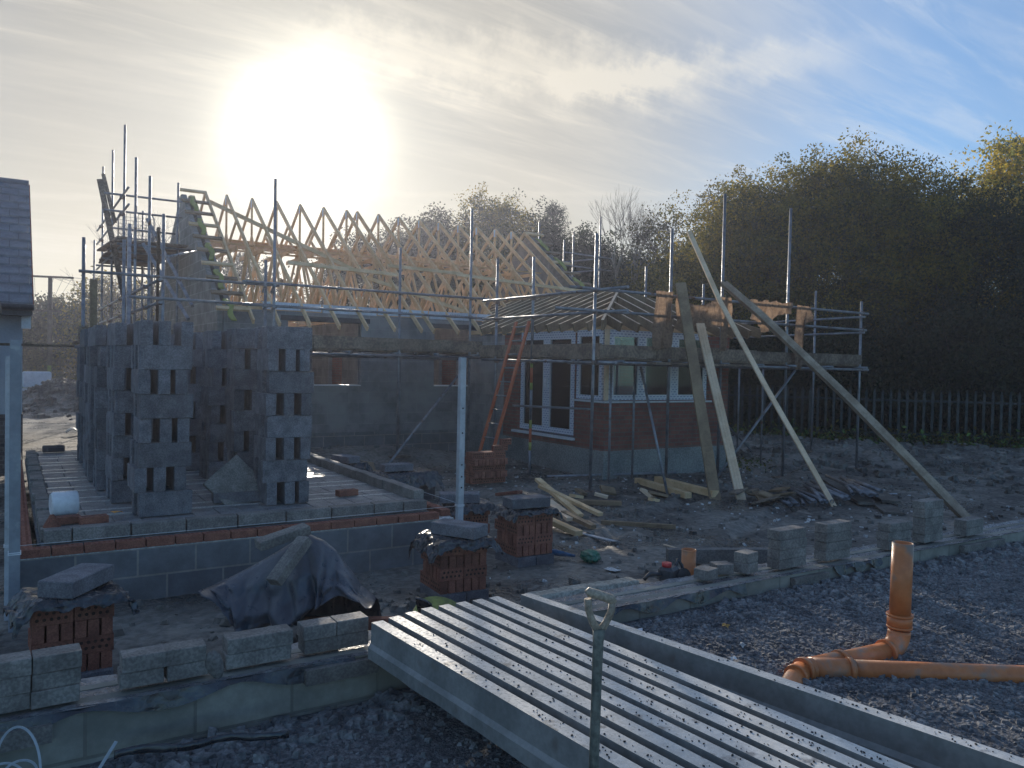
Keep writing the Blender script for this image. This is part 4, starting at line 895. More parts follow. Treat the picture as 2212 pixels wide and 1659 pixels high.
# ---------------------------------------------------------------- drain pipes
def collar(bm, p, d, r, w=.02): d = Vector(d).normalized(); tube(bm, Vector(p)-d*w, Vector(p)+d*w, r, 24)
dp = thing('drain_pipe_run', 'orange plastic drain pipes with an upright end, junction and bend, on the gravel', 'drain pipe', (4.3, 2.62, .4))
rp = .055; V0 = Vector((4.31, 2.62, 0))
bm = NB(); path(bm, [V0+Vector((0, 0, .56)), V0+Vector((.004, 0, .8)), V0+Vector((.008, 0, 1.03))], rp, 24); 
bm.faces.ensure_lookup_table(); bmesh.ops.delete(bm, geom=[f for f in bm.faces if len(f.verts) > 4], context='FACES'); o = obj('upright_pipe', bm, M_terra, dp); solid(o, .004)
H0 = Vector((3.50, 2.67, .40)); hd = (H0-Vector((4.31, 2.62, .40))).normalized()
bm = NB(); pb2 = []
for i in range(9): a = math.pi/2*i/8; pb2.append(V0+Vector((0, 0, .53))+hd*(.10*(1-math.cos(a)))+Vector((0, 0, -.11*math.sin(a))))
path(bm, pb2, rp+.006, 24); collar(bm, V0+Vector((0, 0, .585)), (0, 0, 1), rp+.012, .035); collar(bm, V0+Vector((0, 0, .618)), (0, 0, 1), rp+.017, .006); collar(bm, V0+Vector((0, 0, .55)), (0, 0, 1), rp+.014, .006); collar(bm, pb2[-1]+hd*.01, hd, rp+.016, .012); obj('bend', bm, M_terra, dp)
J = Vector((3.62, 2.68, .415))
bm = NB(); path(bm, [pb2[-1], J+(pb2[-1]-J)*.3], rp, 24); obj('horizontal_pipe', bm, M_terra, dp)
bm = NB(); path(bm, [J+(pb2[-1]-J)*.36, J, J-(pb2[-1]-J)*.12], rp+.005, 24); B2 = Vector((4.75, 1.92, .41)); bd = (B2-J).normalized(); path(bm, [J-bd*.02, J+bd*.22], rp+.005, 24); collar(bm, J+(pb2[-1]-J)*.36, hd, rp+.013, .014); collar(bm, J+bd*.20, bd, rp+.012, .012); collar(bm, J-(pb2[-1]-J)*.10, hd, rp+.014, .014); obj('junction', bm, M_terra, dp)
bm = NB(); path(bm, [J+bd*.2, J+bd*.8, B2, B2+bd*2.0], rp, 24); obj('branch_pipe', bm, M_terra, dp)
bm = NB(); e2 = J-(pb2[-1]-J)*.12; path(bm, [e2, e2+Vector((-.1, -.02, -.03)), e2+Vector((-.3, -.12, -.07)), e2+Vector((-1.8, -.9, -.14))], rp, 24); collar(bm, e2+Vector((-.06, -.01, -.015)), (1, .2, .1), rp+.010, .012); obj('tail_pipe', bm, M_terra, dp)
ds = thing('drain_stub', 'short orange drain pipe end standing upright beside the low wall', 'drain pipe', (4.36, 4.34, .3)); bm = NB(); c0 = Vector((4.36, 4.34, -.03)); path(bm, [c0+Vector((0, 0, .2)), c0+Vector((0, 0, .66))], .052, 24); bm.faces.ensure_lookup_table(); bmesh.ops.delete(bm, geom=[f for f in bm.faces if len(f.verts) > 4], context='FACES'); o = obj('pipe_body', bm, M_terra, ds); solid(o, .004); bm = NB(); path(bm, [c0+Vector((.054*math.cos(a), .054*math.sin(a), .655)) for a in [i*math.pi/12 for i in range(25)]], .004, 6); obj('rim', bm, M_terra, ds)
bm = NB(); path(bm, [(1.2, 1.75, .22), (1.7, 2.2, .22), (2.2, 2.6, .24)], .055, 20); o = obj('drain_pipe', bm, M_terra); tag(o, 'muddy orange drain pipe half buried under the front beam, at the bottom edge', 'drain pipe')
pts = [(random.uniform(3.64, 4.0), 0, 0) for _ in range(120)]
pts = [(x, 2.68-(x-3.62)*.07+random.gauss(0, .02), random.choice((.005, .008, .011))) for x, _, _ in pts]
pebbles('grit_on_pipe', pts, M_stone, lambda x, y: .452, 'grit lying along the top of the horizontal drain pipe')
pts = [(random.uniform(3, 13), random.uniform(4.3, 13), random.choice((.015, .02, .03, .045))) for _ in range(700)]
pts = [p for p in pts if not (p[0] < 3.9 and p[1] > 7)]
pebbles('stone_chips', pts, M_lime, label='pale chips and flakes scattered over the muddy yard')
# ---------------------------------------------------------------- tool, bag, tubes, scraps
tl = thing('petrol_saw', 'black power tool with a red cap lying by the low wall', 'power tool', (4.07, 4.25, .40)); c = Vector((4.07, 4.25, .50))
bm = NB(); box(bm, c, (.14, .12, .11), Matrix.Rotation(.4, 3, 'Z'), 0, .02); bmesh.ops.create_cone(bm, cap_ends=True, segments=16, radius1=.07, radius2=.07, depth=.02, matrix=Matrix.Translation(c+Vector((.10, -.05, -.03))) @ Matrix.Rotation(1.4, 4, 'X')); obj('body', bm, M_tile2, tl)
bm = NB(); tube(bm, c+Vector((-.02, 0, .055)), c+Vector((-.02, 0, .085)), .035, 14); obj('red_cap', bm, mat('red_plastic', (.5, .03, .03), (.6, .05, .05), 4, .4, .1), tl)
bm = NB(); path(bm, [c+Vector((.06, 0, .03)), c+Vector((.10, .01, .09)), c+Vector((.13, .0, .05)), c+Vector((.14, -.02, -.04))], .012, 8); path(bm, [c+Vector((-.06, 0, 0)), c+Vector((-.16, .02, .02)), c+Vector((-.2, .04, -.03))], .014, 8); obj('handle', bm, M_tile2, tl)
def stick(name, label, p, q, w, h, m, cat='timber', group='timber offcuts lying in the yard', up=(0, 0, 1)):
    bm = NB(); bar(bm, (p[0], p[1], p[2]+h/2), (q[0], q[1], q[2]+h/2), w, h, up, 0, .003); o = obj(name, bm, m); tag(o, label, cat, group); return o
stick('concrete_lintel', 'long grey concrete lintel lying on the mud behind the low wall', (5.72, 6.0, .0), (6.68, 5.52, .0), .10, .145, M_coarse, 'lintel', None)
stick('timber_plank', 'long grey brown plank lying flat in front of the wood scraps', (6.5, 9.4, .02), (7.42, 8.74, .02), .11, .06, M_woodg)
stick('timber_plank', 'thin pale plank lying apart pointing to the right', (6.3, 7.8, .02), (6.95, 7.15, .02), .06, .05, M_woodg)
stick('timber_plank', 'bright yellow plank sticking up from the scrap pile behind the brick stack', (6.34, 9.3, .36), (6.2, 8.1, .06), .09, .045, M_wood)
stick('timber_plank', 'bright plank lying beside the highest one in the scrap pile', (6.25, 9.1, .30), (6.42, 7.96, .08), .09, .045, M_wood)
stick('timber_plank', 'orange plank partly hidden behind the uncovered brick stack', (6.1, 8.7, .16), (5.95, 7.95, .06), .14, .045, M_wood2)
stick('timber_plank', 'yellow plank end nearest the camera in the scrap pile', (5.6, 8.0, .08), (5.62, 7.36, .02), .11, .06, M_wood)
stick('timber_plank', 'curved grey plank end under the bright planks', (6.0, 8.2, .10), (6.02, 7.6, .02), .09, .05, M_woodg)
stick('steel_strip', 'white mud spattered metal strip lying flat', (5.7, 7.56, .02), (5.80, 6.88, .02), .06, .015, M_post, 'metal strip', None)
stick('timber_plank', 'thick brown timber with a groove lying below the bay window, rear one', (9.35, 10.1, .05), (9.12, 8.55, .04), .12, .10, M_wood)
stick('timber_plank', 'thick orange timber lying below the bay window, front one', (9.0, 10.2, .04), (8.75, 8.75, .02), .12, .09, M_wood)
stick('timber_lath', 'thin pale lath lying alone on the mud', (6.19, 6.55, .02), (6.2, 6.25, .02), .03, .012, M_wood2, 'lath', None)
stick('red_timber', 'reddish plank leaning behind the block on the stack by the white post', (5.2, 8.0, .45), (5.5, 9.0, .25), .07, .04, M_brick, 'plank', None)
for i, (x, y, z, l, w, a, b, mm, lb) in enumerate(((7.35, 9.6, .06, .22, .14, .5, .5, M_woodg, 'square wood offcut resting on edge, left of the three'), (7.15, 9.45, .03, .2, .12, .2, 0, M_wood, 'small orange offcut at the left of the scraps'), (7.75, 9.45, .08, .24, .16, -.3, .5, M_woodg, 'square wood offcut, middle of the three'), (8.1, 8.95, .08, .3, .2, .6, .6, M_wood2, 'thick pale block of wood propped at an angle'), (8.25, 8.9, .06, .3, .16, -.5, -.3, M_woodg, 'greenish offcut leaning on the propped block'), (8.05, 8.75, .02, .16, .1, .1, 0, M_wood, 'small brown block under the propped block'), (7.5, 9.3, .04, .2, .05, -.8, .2, M_wood2, 'narrow offcut among the scraps'), (4.8, 12.0, .25, .5, .3, .3, .9, M_woodg, 'muddy yellow board tilted beside the floor edge'))):
    bm = NB(); box(bm, (0, 0, 0), (l, w, .045), None, 0, .003); o = obj('wood_offcut', bm, mm); place(o, (x, y, z+.03), (b, .2, a)); tag(o, lb, 'offcut', 'timber offcuts lying in the yard')
gbg = thing('twisted_bag', 'blue and green plastic bag twisted on the mud beside the brick stack', 'plastic bag', (5.0, 6.4, .0))
bm = NB(); path(bm, [(4.62, 6.85, .05), (4.78, 6.66, .07), (4.92, 6.50, .05)], [.02, .035, .012], 8); obj('blue_part', bm, M_blue, gbg)
bm = NB(); bmesh.ops.create_icosphere(bm, subdivisions=3, radius=.09)
for v in bm.verts: v.co = Vector((v.co.x*1.1, v.co.y*1.3, v.co.z*.7))*(1+.12*math.sin(math.atan2(v.co.z, v.co.x)*11)) + Vector((5.02, 6.38, .065))
obj('green_part', bm, M_green, gbg)
# heap of scaffold tubes
for i in range(26):
    a = -.9+random.uniform(-.22, .22); x, y = 10.35+random.uniform(-.45, .5), 8.0+random.uniform(-.35, .3); l = random.uniform(1.0, 1.9); z = .03+.05*(i//6)
    bm = NB(); d = Vector((math.cos(2.25+random.uniform(-.2, .2)), math.sin(2.25), 0)); e = Vector((x, y, z))-Vector((.3, 0.9, 0)); q = e+d*-l*.0+Vector((-math.cos(a)*.0, 0, 0))
    e = Vector((9.65+.055*i+random.uniform(-.05, .05), 7.55-.022*i+random.uniform(-.05, .12), z)); dr = Vector((.62+random.uniform(-.3, .3), .78, random.uniform(.0, .04))).normalized(); q = e+dr*l
    tube(bm, e, q, .025, 10, cap=False); bm2 = bm; o = obj('scaffold_tube', bm, M_tube); solid(o, .004)
    tag(o, 'scaffold tube in the loose heap on the ground right of the white timber', 'tube', 'scaffold tubes heaped on the ground')
for i in range(9):
    bm = NB(); box(bm, (0, 0, 0), (random.uniform(.25, .5), random.uniform(.12, .2), .03), None, 0, .004); o = obj('board_scrap', bm, M_board if i % 2 else M_woodg); place(o, (9.7+random.uniform(-.35, .5), 8.1+random.uniform(-.35, .4), .08+.03*(i % 3)), (random.uniform(-.3, .3), random.uniform(-.3, .3), random.uniform(0, 3))); tag(o, 'weathered board scrap lying at the left of the scaffold tube heap', 'board', 'board scraps by the tube heap')
for p, q, w, lb in (((12.3, 8.9, .08), (10.75, 7.1, .05), .24, 'muddy scaffold board, left of the two flat ones right of the tubes'), ((12.9, 8.8, .10), (11.2, 7.0, .06), .26, 'muddy scaffold board, right of the two flat ones'), ((10.95, 6.98, .03), (10.5, 6.52, .02), .26, 'short muddy board lying nearest, right of the tubes')):
    bm = NB(); bar(bm, p, q, w, .04); o = obj('scaffold_board', bm, mat('muddy_board'+lb[-4:], (.10, .085, .07), (.17, .15, .125), 4, .8, .5)); tag(o, lb, 'board', 'boards lying right of the tube heap')
for x, y, s, m_, lb in ((13.0, 9.0, .09, M_blue, 'small bright blue scrap on the bank behind the boards'), (12.2, 7.6, .07, M_strap, 'pale blue plastic scrap right of the boards'), (10.1, 6.5, .06, M_dark, 'small black scrap on the mud'), (5.0, 6.0, .07, M_lime, 'crumpled white paper at the foot of the uncovered stack'), (9.9, 11.5, .08, M_white, 'small white scrap behind the white timber')):
    bm = NB(); sheet(bm, lambda u, v: Vector(((u-.5)*s*2, (v-.5)*s*1.4, .02+.3*s*fbm(u*4+x, v*4))), 8, 8); o = obj('plastic_scrap', bm, m_); place(o, (x, y, gh(x, y)), (0, 0, x)); solid(o, .003); tag(o, lb, 'litter')
# fallen leaves and a paper scrap on the gravel
def leaf(x, y, s, label, m_, z=None):
    bm = NB(); n = 11; ring = [bm.verts.new((s*(.6+.4*abs(math.sin(2.5*a)))*math.cos(a), s*.8*(.6+.4*abs(math.sin(2.5*a)))*math.sin(a), .008*math.sin(3*a))) for a in [2*math.pi*i/n for i in range(n)]]
    c = bm.verts.new((0, 0, .012)); [bm.faces.new((ring[i], ring[(i+1) % n], c)) for i in range(n)]; o = obj('fallen_leaf', bm, m_); place(o, (x, y, (gh(x, y) if z is None else z)+.03), (.2, .1, x*3)); tag(o, label, 'leaf', 'fallen leaves on the gravel')
M_ly = mat('leaf_litter', (.45, .24, .05), (.6, .38, .12), 8, .6, .2)
for x, y, s, l, m_ in ((3.77, 3.42, .028, 'orange leaf on gravel below the low wall', M_ly), (3.35, 2.98, .026, 'pale leaf on gravel left of the upright pipe', M_lime), (3.58, 3.12, .026, 'curled pale leaf on gravel farther from the beams', M_lime), (3.15, 3.35, .022, 'small orange leaf near the junction of beam and wall', M_ly), (3.2, 3.6, .05, 'white torn scrap with points on the gravel', M_strap)): leaf(x, y, s, l, m_)
leaf(.80, 7.62, .06, 'bright orange leaf on the floor beside the nearest left pack', mat('orange_leaf', (.7, .28, .04), (.8, .4, .08), 8, .6, .2), .62)
# white roll and red cone on the floor
rl = thing('white_roll', 'white roll of membrane with a torn end on the concrete floor', 'roll', (.43, 8.0, .6)); bm = NB(); d = Vector((.9, .1, 0)).normalized(); c = Vector((.42, 7.98, .70))
path(bm, [c-d*.11, c-d*.09, c+d*.09, c+d*.10], [.088, .105, .105, .095], 28); obj('roll_body', bm, M_white, rl); bm = NB(); path(bm, [c+d*.099, c+d*.104], [.04, .04], 16); obj('roll_core', bm, M_board, rl)
bm = NB(); bmesh.ops.create_cone(bm, cap_ends=True, segments=10, radius1=.07, radius2=.015, depth=.10)
for v in bm.verts: v.co *= 1+.3*fbm(v.co.x*30+4, v.co.y*30)
o = obj('mortar_lump', bm, M_brick); place(o, (.30, 7.42, .655)); tag(o, 'small heap of red brick crumbs on the front left floor corner', 'crumbs')
for x, y, w_, lb in ((.55, 13.2, .28, 'dark brick offcut at the far left end of the floor'), (1.0, 13.1, .15, 'broken lump at the far end of the floor')): bm = NB(); box(bm, (0, 0, .05), (w_, .12, .09), None, 0, .01); o = obj('rubble_piece', bm, M_brickdark); place(o, (x, y, .60)); tag(o, lb, 'rubble')
# ---------------------------------------------------------------- profile posts
def post(x, y, top, w, label, holes=True, lean=0, bot=-.1, m_=M_post):
    t = thing('profile_post', label, 'post', (x, y, 0), 'profile posts for the string lines'); bm = NB(); box(bm, (x, y, (top+bot)/2), (w, w, top-bot), Matrix.Rotation(lean, 3, 'Y'), 0, .003); obj('post_body', bm, m_, t)
    if holes:
        for z in (1.55, 1.3, .98, .86, .75): 
            bm = NB(); tube(bm, (x, y-w/2-.003, z), (x, y-w/2+.003, z), .009, 10); obj('slot', bm, M_dark, t)
    bm = NB()
    for a in range(2): bx(bm, x-w/2-.006, x+w/2+.006, y-w/2-.006, y+w/2+.006, .56+a*.012, .566+a*.012)
    obj('string_wrap', bm, M_white, t)
post(3.86, 7.05, 2.06, .062, 'tall white square post with slots at the right corner of the floor')
post(.04, 6.72, 2.10, .07, 'thick grey white post at the left picture edge, nearest', False, m_=M_postg)
post(.0, 7.0, 1.98, .045, 'thin pale post just behind the thick one at the left edge', False)
# ---------------------------------------------------------------- leaning timbers
def lean(pts, w, h, label, m_, n=1, gap=.0, up=(-.5, -.85, .05)):
    t = thing('leaning_timber', label, 'timber', pts[0], 'long timbers leaning on the wing scaffolding')
    for k in range(n):
        bm = NB(); off = Vector((.85, -.53, 0))*(k*gap)
        for a, b in zip(pts, pts[1:]): bar(bm, Vector(a)+off, Vector(b)+off+(Vector(b)-Vector(a)).normalized()*.004, w, h, up, 0, .002)
        obj('board', bm, m_, t)
lean([(9.12, 8.55, -.02), (9.51, 9.82, 3.42)], .17, .05, 'thick rough brown timber leaning upright, leftmost against the wing scaffolding', M_woodg, 1)
bpy.data.objects['leaning_timber']['kindnote'] = 0; del bpy.data.objects['leaning_timber']['kindnote']
lean([(9.44, 8.39, 0), (9.95, 9.85, 2.76)], .045, .05, 'bundle of pale new battens leaning right of the brown timber', M_wood2, 3, .048)
lean([(10.30, 7.33, 0), (10.05, 8.45, 1.75), (9.95, 9.35, 3.12), (9.80, 9.95, 4.33)], .075, .045, 'single slender new timber rising highest above the scaffold rail', M_wood2, 1)
lean([(11.21, 5.91, -.02), (10.95, 7.6, 1.55), (10.72, 9.2, 2.93), (10.60, 9.92, 3.5)], .06, .12, 'pair of long weathered boards reaching down to the right end of the low wall', M_oldw, 2, .068)
# ---------------------------------------------------------------- hessian draped on the rails
def drape(name, label, x0, x1, zt, zb, amp, seed, n=60, y=9.90):
    bm = NB()
    def f(u, v):
        x = x0+(x1-x0)*u; z0 = zt(u); z1 = zb(u); a = v
        fo = amp*1.7*(abs(math.sin(u*(x1-x0)*15+seed+v*1.2))-.5)*(.4+.6*v)+amp*.9*math.sin(u*(x1-x0)*47+seed*2)
        return Vector((x+.03*math.sin(v*5+u*9+seed)+.02*fbm(u*6+seed, v*6), y-.02+fo*.7, z0+(z1-z0)*a))
    sheet(bm, f, n, 22); o = obj(name, bm, M_hess); tag(o, label, 'hessian cloth', 'hessian cloths hung on the scaffold rail'); return o
drape('hessian_cloth', 'brown hessian hanging as a tall narrow bunch left of the brown timber', 9.02, 9.42, lambda u: 3.27, lambda u: 2.30+.05*u, .035, 1, 40)
bpy.data.objects['hessian_cloth'].data.transform(Matrix.Identity(4))
drape('hessian_cloth', 'wide sunlit hessian sheet sagging between two standards', 9.48, 10.82, lambda u: 3.25-.22*math.sin(min(1, u*1.35)*math.pi)*(.8)+.01, lambda u: 2.75-.03*math.sin(u*3)-(.42 if .80 < u < .93 else 0), .03, 3, 90)
drape('hessian_cloth', 'bunched hessian swag gathered on the top rail right of the boards', 11.30, 12.40, lambda u: 3.26+.02*math.sin(u*22), lambda u: 2.92-.28*math.exp(-((u-.35)/.16)**2)+.14*u, .045, 5, 70)
drape('hessian_cloth', 'long hessian strip hanging down past the toe board at the right', 12.55, 13.02, lambda u: 3.24-.02*u, lambda u: 2.02+(.0 if u < .55 else .75+.2*u), .04, 8, 40)
# ---------------------------------------------------------------- ladder
ld = thing('ladder', 'long orange ladder leaning against the left return of the wing scaffolding', 'ladder', (7.2, 12.4, .0))
La, Lb = Vector((7.19, 12.62, 0)), Vector((8.02, 12.58, 2.80)); Lo = Vector((0, -.44, 0)); e = (Lb-La)/2.8*.0
for s in (0, 1): bm = NB(); bar(bm, La+Lo*s, Lb+Lo*s, .03, .075, (0, 1, 0)); obj('stile', bm, M_ladder, ld)
for i in range(11): p = La+(Lb-La)*((i+.6)/11); bm = NB(); tube(bm, p, p+Lo, .013, 8); obj('rung', bm, M_tube, ld)
# ---------------------------------------------------------------- bottom left straps and polythene on gravel
bm = NB(); SR = lambda x, y, z: Vector((x, y, z))
def loop(cx, cz, rx, rz, a0, a1, y0, y1, n=22): return [SR(cx+rx*math.cos(a0+(a1-a0)*i/n), y0+(y1-y0)*i/n, cz+rz*math.sin(a0+(a1-a0)*i/n)) for i in range(n+1)]
for pts_ in (loop(.035, .40, .075, .17, 3.3, -.45, 3.60, 3.50), loop(-.01, .33, .08, .10, .2, 2.9, 3.55, 3.60), loop(.04, .38, .06, .06, 3.9, 9.0, 3.57, 3.54)):
    for a, b in zip(pts_, pts_[1:]): bar(bm, a, b, .009, .002, (0, 1, .2))
o = obj('packing_strap', bm, M_strap); tag(o, 'pale blue plastic strap in a loose loop at the bottom left', 'strap')
bm = NB(); bar(bm, (.36, 3.40, .50), (.26, 3.42, .33), .012, .003, (0, 1, .2)); o = obj('packing_strap', bm, M_strap); tag(o, 'short straight piece of pale strap right of the loop', 'strap')
bm = NB(); sheet(bm, lambda u, v: Vector((.38+.68*u, 3.66-.16*u-.02*v+.02*math.sin(u*12), .32+.035*math.sin(v*3)+.02*fbm(u*9, v*3))), 40, 6); o = obj('polythene_strip', bm, M_dpm); solid(o, .004); tag(o, 'strip of black polythene half buried in gravel at the wall foot', 'plastic sheet')
pu = mat('puddle_water', (.02, .02, .022), (.03, .03, .03), 3, .04, 0, rvar=.02, ovar=0, spec=.8)
for x, y, r_, lb in ((.92, 2.98, .11, 'small puddle in the gravel at the bottom edge'), (1.1, 2.95, .06, 'tiny puddle right of the larger one')):
    bm = NB(); n = 22; c = bm.verts.new((x, y, .272)); rg = [bm.verts.new((x+r_*(1+.35*math.sin(a*3+x*9))*math.cos(a), y+.5*r_*(1+.3*math.sin(a*4))*math.sin(a), .272)) for a in [2*math.pi*i/n for i in range(n)]]; [bm.faces.new((c, rg[i], rg[(i+1) % n])) for i in range(n)]; o = obj('puddle', bm, pu); o['kind'] = 'structure'
# ---------------------------------------------------------------- neighbouring house at the left
nh = thing('neighbouring_house', 'finished white rendered house with a grey tiled roof at the left edge', 'house', (-4, 18, 0))
bm = NB(); bx(bm, -9, .20, 16.4, 16.6, .95, 2.9); bx(bm, .02, .20, 16.602, 23.6, .95, 2.9); obj('wall', bm, M_render, nh)
bm = NB(); bx(bm, -9, .21, 16.39, 16.6, -.1, .948); bx(bm, .02, .21, 16.602, 23.6, -.1, .948); obj('brick_plinth', bm, M_brickdark, nh)
bm = NB(); v_ = [(.2, 16.4, 2.9), (.2, 23.6, 2.9), (.2, 20, 5.42)]; a = [bm.verts.new(p) for p in v_]; b = [bm.verts.new((p[0]-.2, p[1], p[2])) for p in v_]; bm.faces.new(a); bm.faces.new(b[::-1]); [bm.faces.new((a[i], a[(i+1) % 3], b[(i+1) % 3], b[i])) for i in range(3)]; obj('gable_end', bm, M_render, nh)
rfb = NB(); n = 15
for s in (-1, 1):
    for i in range(n):
        t0, t1 = i/n, (i+1)/n+.012; y0, y1 = 20+s*4.05*(1-t0), 20+s*4.05*(1-t1); z0, z1 = 2.84+2.78*t0, 2.84+2.78*t1
        xx_ = -9-(.15 if i % 2 else 0)
        while xx_ < .33:
            xe = min(xx_+.30-.008, .34); dz = random.uniform(-.003, .003)
            if xe-xx_ > .03:
                vs = [(xx_, y0, z0+.05+dz), (xe, y0, z0+.05+dz), (xe, y1, z1+.004), (xx_, y1, z1+.004), (xx_, y0, z0+.0), (xe, y0, z0+.0), (xe, y1, z1-.02), (xx_, y1, z1-.02)]
                q = [rfb.verts.new(v) for v in vs]
                for fc in ((0, 1, 2, 3), (4, 7, 6, 5), (0, 4, 5, 1), (1, 5, 6, 2), (2, 6, 7, 3), (3, 7, 4, 0)): rfb.faces.new([q[k] for k in fc])
            xx_ += .30
bmesh.ops.recalc_face_normals(rfb, faces=rfb.faces); obj('tiled_roof', rfb, M_roofing, nh)
bm = NB(); a = [bm.verts.new(p) for p in ((-9, 15.97, 2.80), (.30, 15.97, 2.80), (.30, 20, 5.56), (-9, 20, 5.56), (-9, 24, 2.8), (.3, 24, 2.8))]; bm.faces.new(a[:4]); bm.faces.new((a[3], a[2], a[5], a[4])); obj('roof_underlay', bm, M_tile2, nh)
bm = NB(); tube(bm, (-9, 20, 5.64), (.34, 20, 5.64), .07, 10); obj('ridge_tile', bm, M_roofing, nh)
bm = NB(); bx(bm, -9, .33, 15.93, 15.97, 2.66, 2.84); bx(bm, -9, .30, 15.97, 16.4, 2.66, 2.69); obj('fascia', bm, M_tile2, nh)
bm = NB(); tube(bm, (-9, 15.88, 2.80), (.36, 15.88, 2.80), .055, 10); obj('gutter', bm, M_tile2, nh)
bm = NB(); bar(bm, (.345, 15.95, 2.83), (.345, 20, 5.60), .03, .05); obj('verge_trim', bm, M_brick, nh)
bm = NB(); bx(bm, .34, .30+.30, 16.4, 16.5, 2.62, 2.66) if False else bx(bm, .18, .32, 16.2, 16.6, 2.45, 2.66); obj('eaves_box', bm, M_white, nh)
po = thing('porch', 'white porch canopy with a dark tiled edge on the house at the left edge', 'porch', (-.9, 13.4, 2.6)); bm = NB(); bx(bm, -3, -.10, 12.6, 14.6, 2.62, 2.70); bx(bm, -3, -.18, 12.7, 14.5, 2.703, 2.86); obj('canopy_roof', bm, M_tile2, po); bm = NB(); bx(bm, -3, -.16, 12.66, 12.8, 2.3, 2.618); obj('canopy_fascia', bm, M_white, po); bm = NB(); tube(bm, (-.28, 12.7, 0), (-.28, 12.7, 2.3), .05); obj('support_post', bm, M_white, po)
# ---------------------------------------------------------------- power pole
tp = thing('power_pole', 'wooden power pole with two crossarms and a yellow warning plate behind the site', 'power pole', (1.76, 47.5, 0)); X0, Y0 = 1.76, 47.5
bm = NB(); tube(bm, (X0, Y0, -.2), (X0+.02, Y0, 6.05), .13, 12, .10); obj('pole', bm, M_pole, tp)
ax = Vector((.845, -.534, 0))
def pp(l, z): return Vector((X0, Y0-.15, z))+ax*l
for z, l, r_ in ((6.02, .85, 1.2), (4.28, 1.0, .6)): bm = NB(); bar(bm, pp(-l, z), pp(r_, z-.05), .09, .10); obj('crossarm', bm, M_pole, tp)
for i, l in enumerate((-.5, .2, .6, -1.0)):
    bm = NB(); c = pp(l, 4.35); 
    for k in range(4): bmesh.ops.create_cone(bm, cap_ends=True, segments=10, radius1=.07, radius2=.05, depth=.05, matrix=Matrix.Translation(c+Vector((0, 0, .08+k*.07))))
    obj('insulator', bm, M_pole, tp)
bm = NB(); bar(bm, pp(0, 1.45), pp(0, 1.15), .20, .02, (fx, fy, 0)); obj('warning_plate', bm, M_yell, tp)
for l in (-.8, 0.2, .7, 1.15): bm = NB(); path(bm, [pp(l, 5.98), pp(l*.7-.2, 5.1), pp(l*.5-.5, 4.45)], .007, 4); obj('jumper_wire', bm, M_tile2, tp)
bm = NB()
for l, z in ((1.15, 6.0), (.6, 6.02), (-.6, 6.0)): path(bm, [pp(l, z)+Vector((t*40, t*6, -.6*math.sin(t*math.pi))) for t in [k/10 for k in range(11)]], .006, 4)
o = obj('overhead_wire', bm, M_tile2, tp)
# site bits at far left: stacked timber, trailer, white paper
bm = NB(); box(bm, (1.05, 41, .9), (1.1, .8, .7), None, 0, .05); bx(bm, .3, 1.6, 40.6, 41.4, .4, .5); o = obj('site_trailer', bm, M_strap); tag(o, 'small pale site trailer beside the muddy field at far left', 'trailer')
bm = NB()
for k in range(5): sheet(bm, lambda u, v: Vector((1.2+k*.22+.3*u, 22.5+k*.15+.3*v, .06+.10*math.sin(u*3+k)+.03*v)), 5, 5)
o = obj('torn_sacks', bm, M_lime); solid(o, .01); tag(o, 'torn white sacks on sunlit dirt behind the floor slab', 'sacks')
lp = thing('leaning_planks', 'brown planks propped on the dark fenced heap left of the gable scaffolding', 'planks', (1.9, 17, 0))
for p, q in (((1.25, 15.8, .02), (2.0, 17.6, 1.5)), ((1.45, 15.2, .02), (2.0, 16.6, 1.2)), ((1.7, 14.6, .02), (2.05, 15.6, 1.7))): bm = NB(); bar(bm, p, q, .10, .04); obj('plank', bm, M_board, lp)

# ---------------------------------------------------------------- palisade fence
fn = thing('palisade_fence', 'tall grey palisade fence in front of the dark trees', 'fence', (20, 13, 0))
fp = [Vector((11.5, 27.5, 0)), Vector((17.6, 16.4, 0)), Vector((19.8, 13.2, 0)), Vector((23.2, 9.6, 0)), Vector((27, 6.2, 0))]
pale = NB(); rail = NB(); cnt = 0; plist = []
for a, b in zip(fp, fp[1:]):
    l = (b-a).length; n = int(l/.20)
    for i in range(n): plist.append(a+(b-a)*(i/n))
    for z in (.35, 1.25): bar(rail, a+Vector((0, .03, z)), b+Vector((0, .03, z)), .04, .05)
plist.sort(key=lambda p: p.length)
for i, p in enumerate(plist):
    h = 1.5; bm = NB() if i < 98 else pale
    d = Vector((.6, -.75, 0)).normalized(); box(bm, (p.x, p.y, h/2+.02), (.065, .012, h-.1), Matrix.Rotation(math.atan2(d.y, d.x), 3, 'Z')); box(bm, (p.x, p.y, h+.01), (.03, .012, .08), Matrix.Rotation(math.atan2(d.y, d.x), 3, 'Z'))
    if i < 98: obj('pale', bm, M_rust, fn)
o = obj('far_pales', pale, M_rust, fn); o['kind'] = 'stuff'
obj('rail', rail, M_rust, fn)

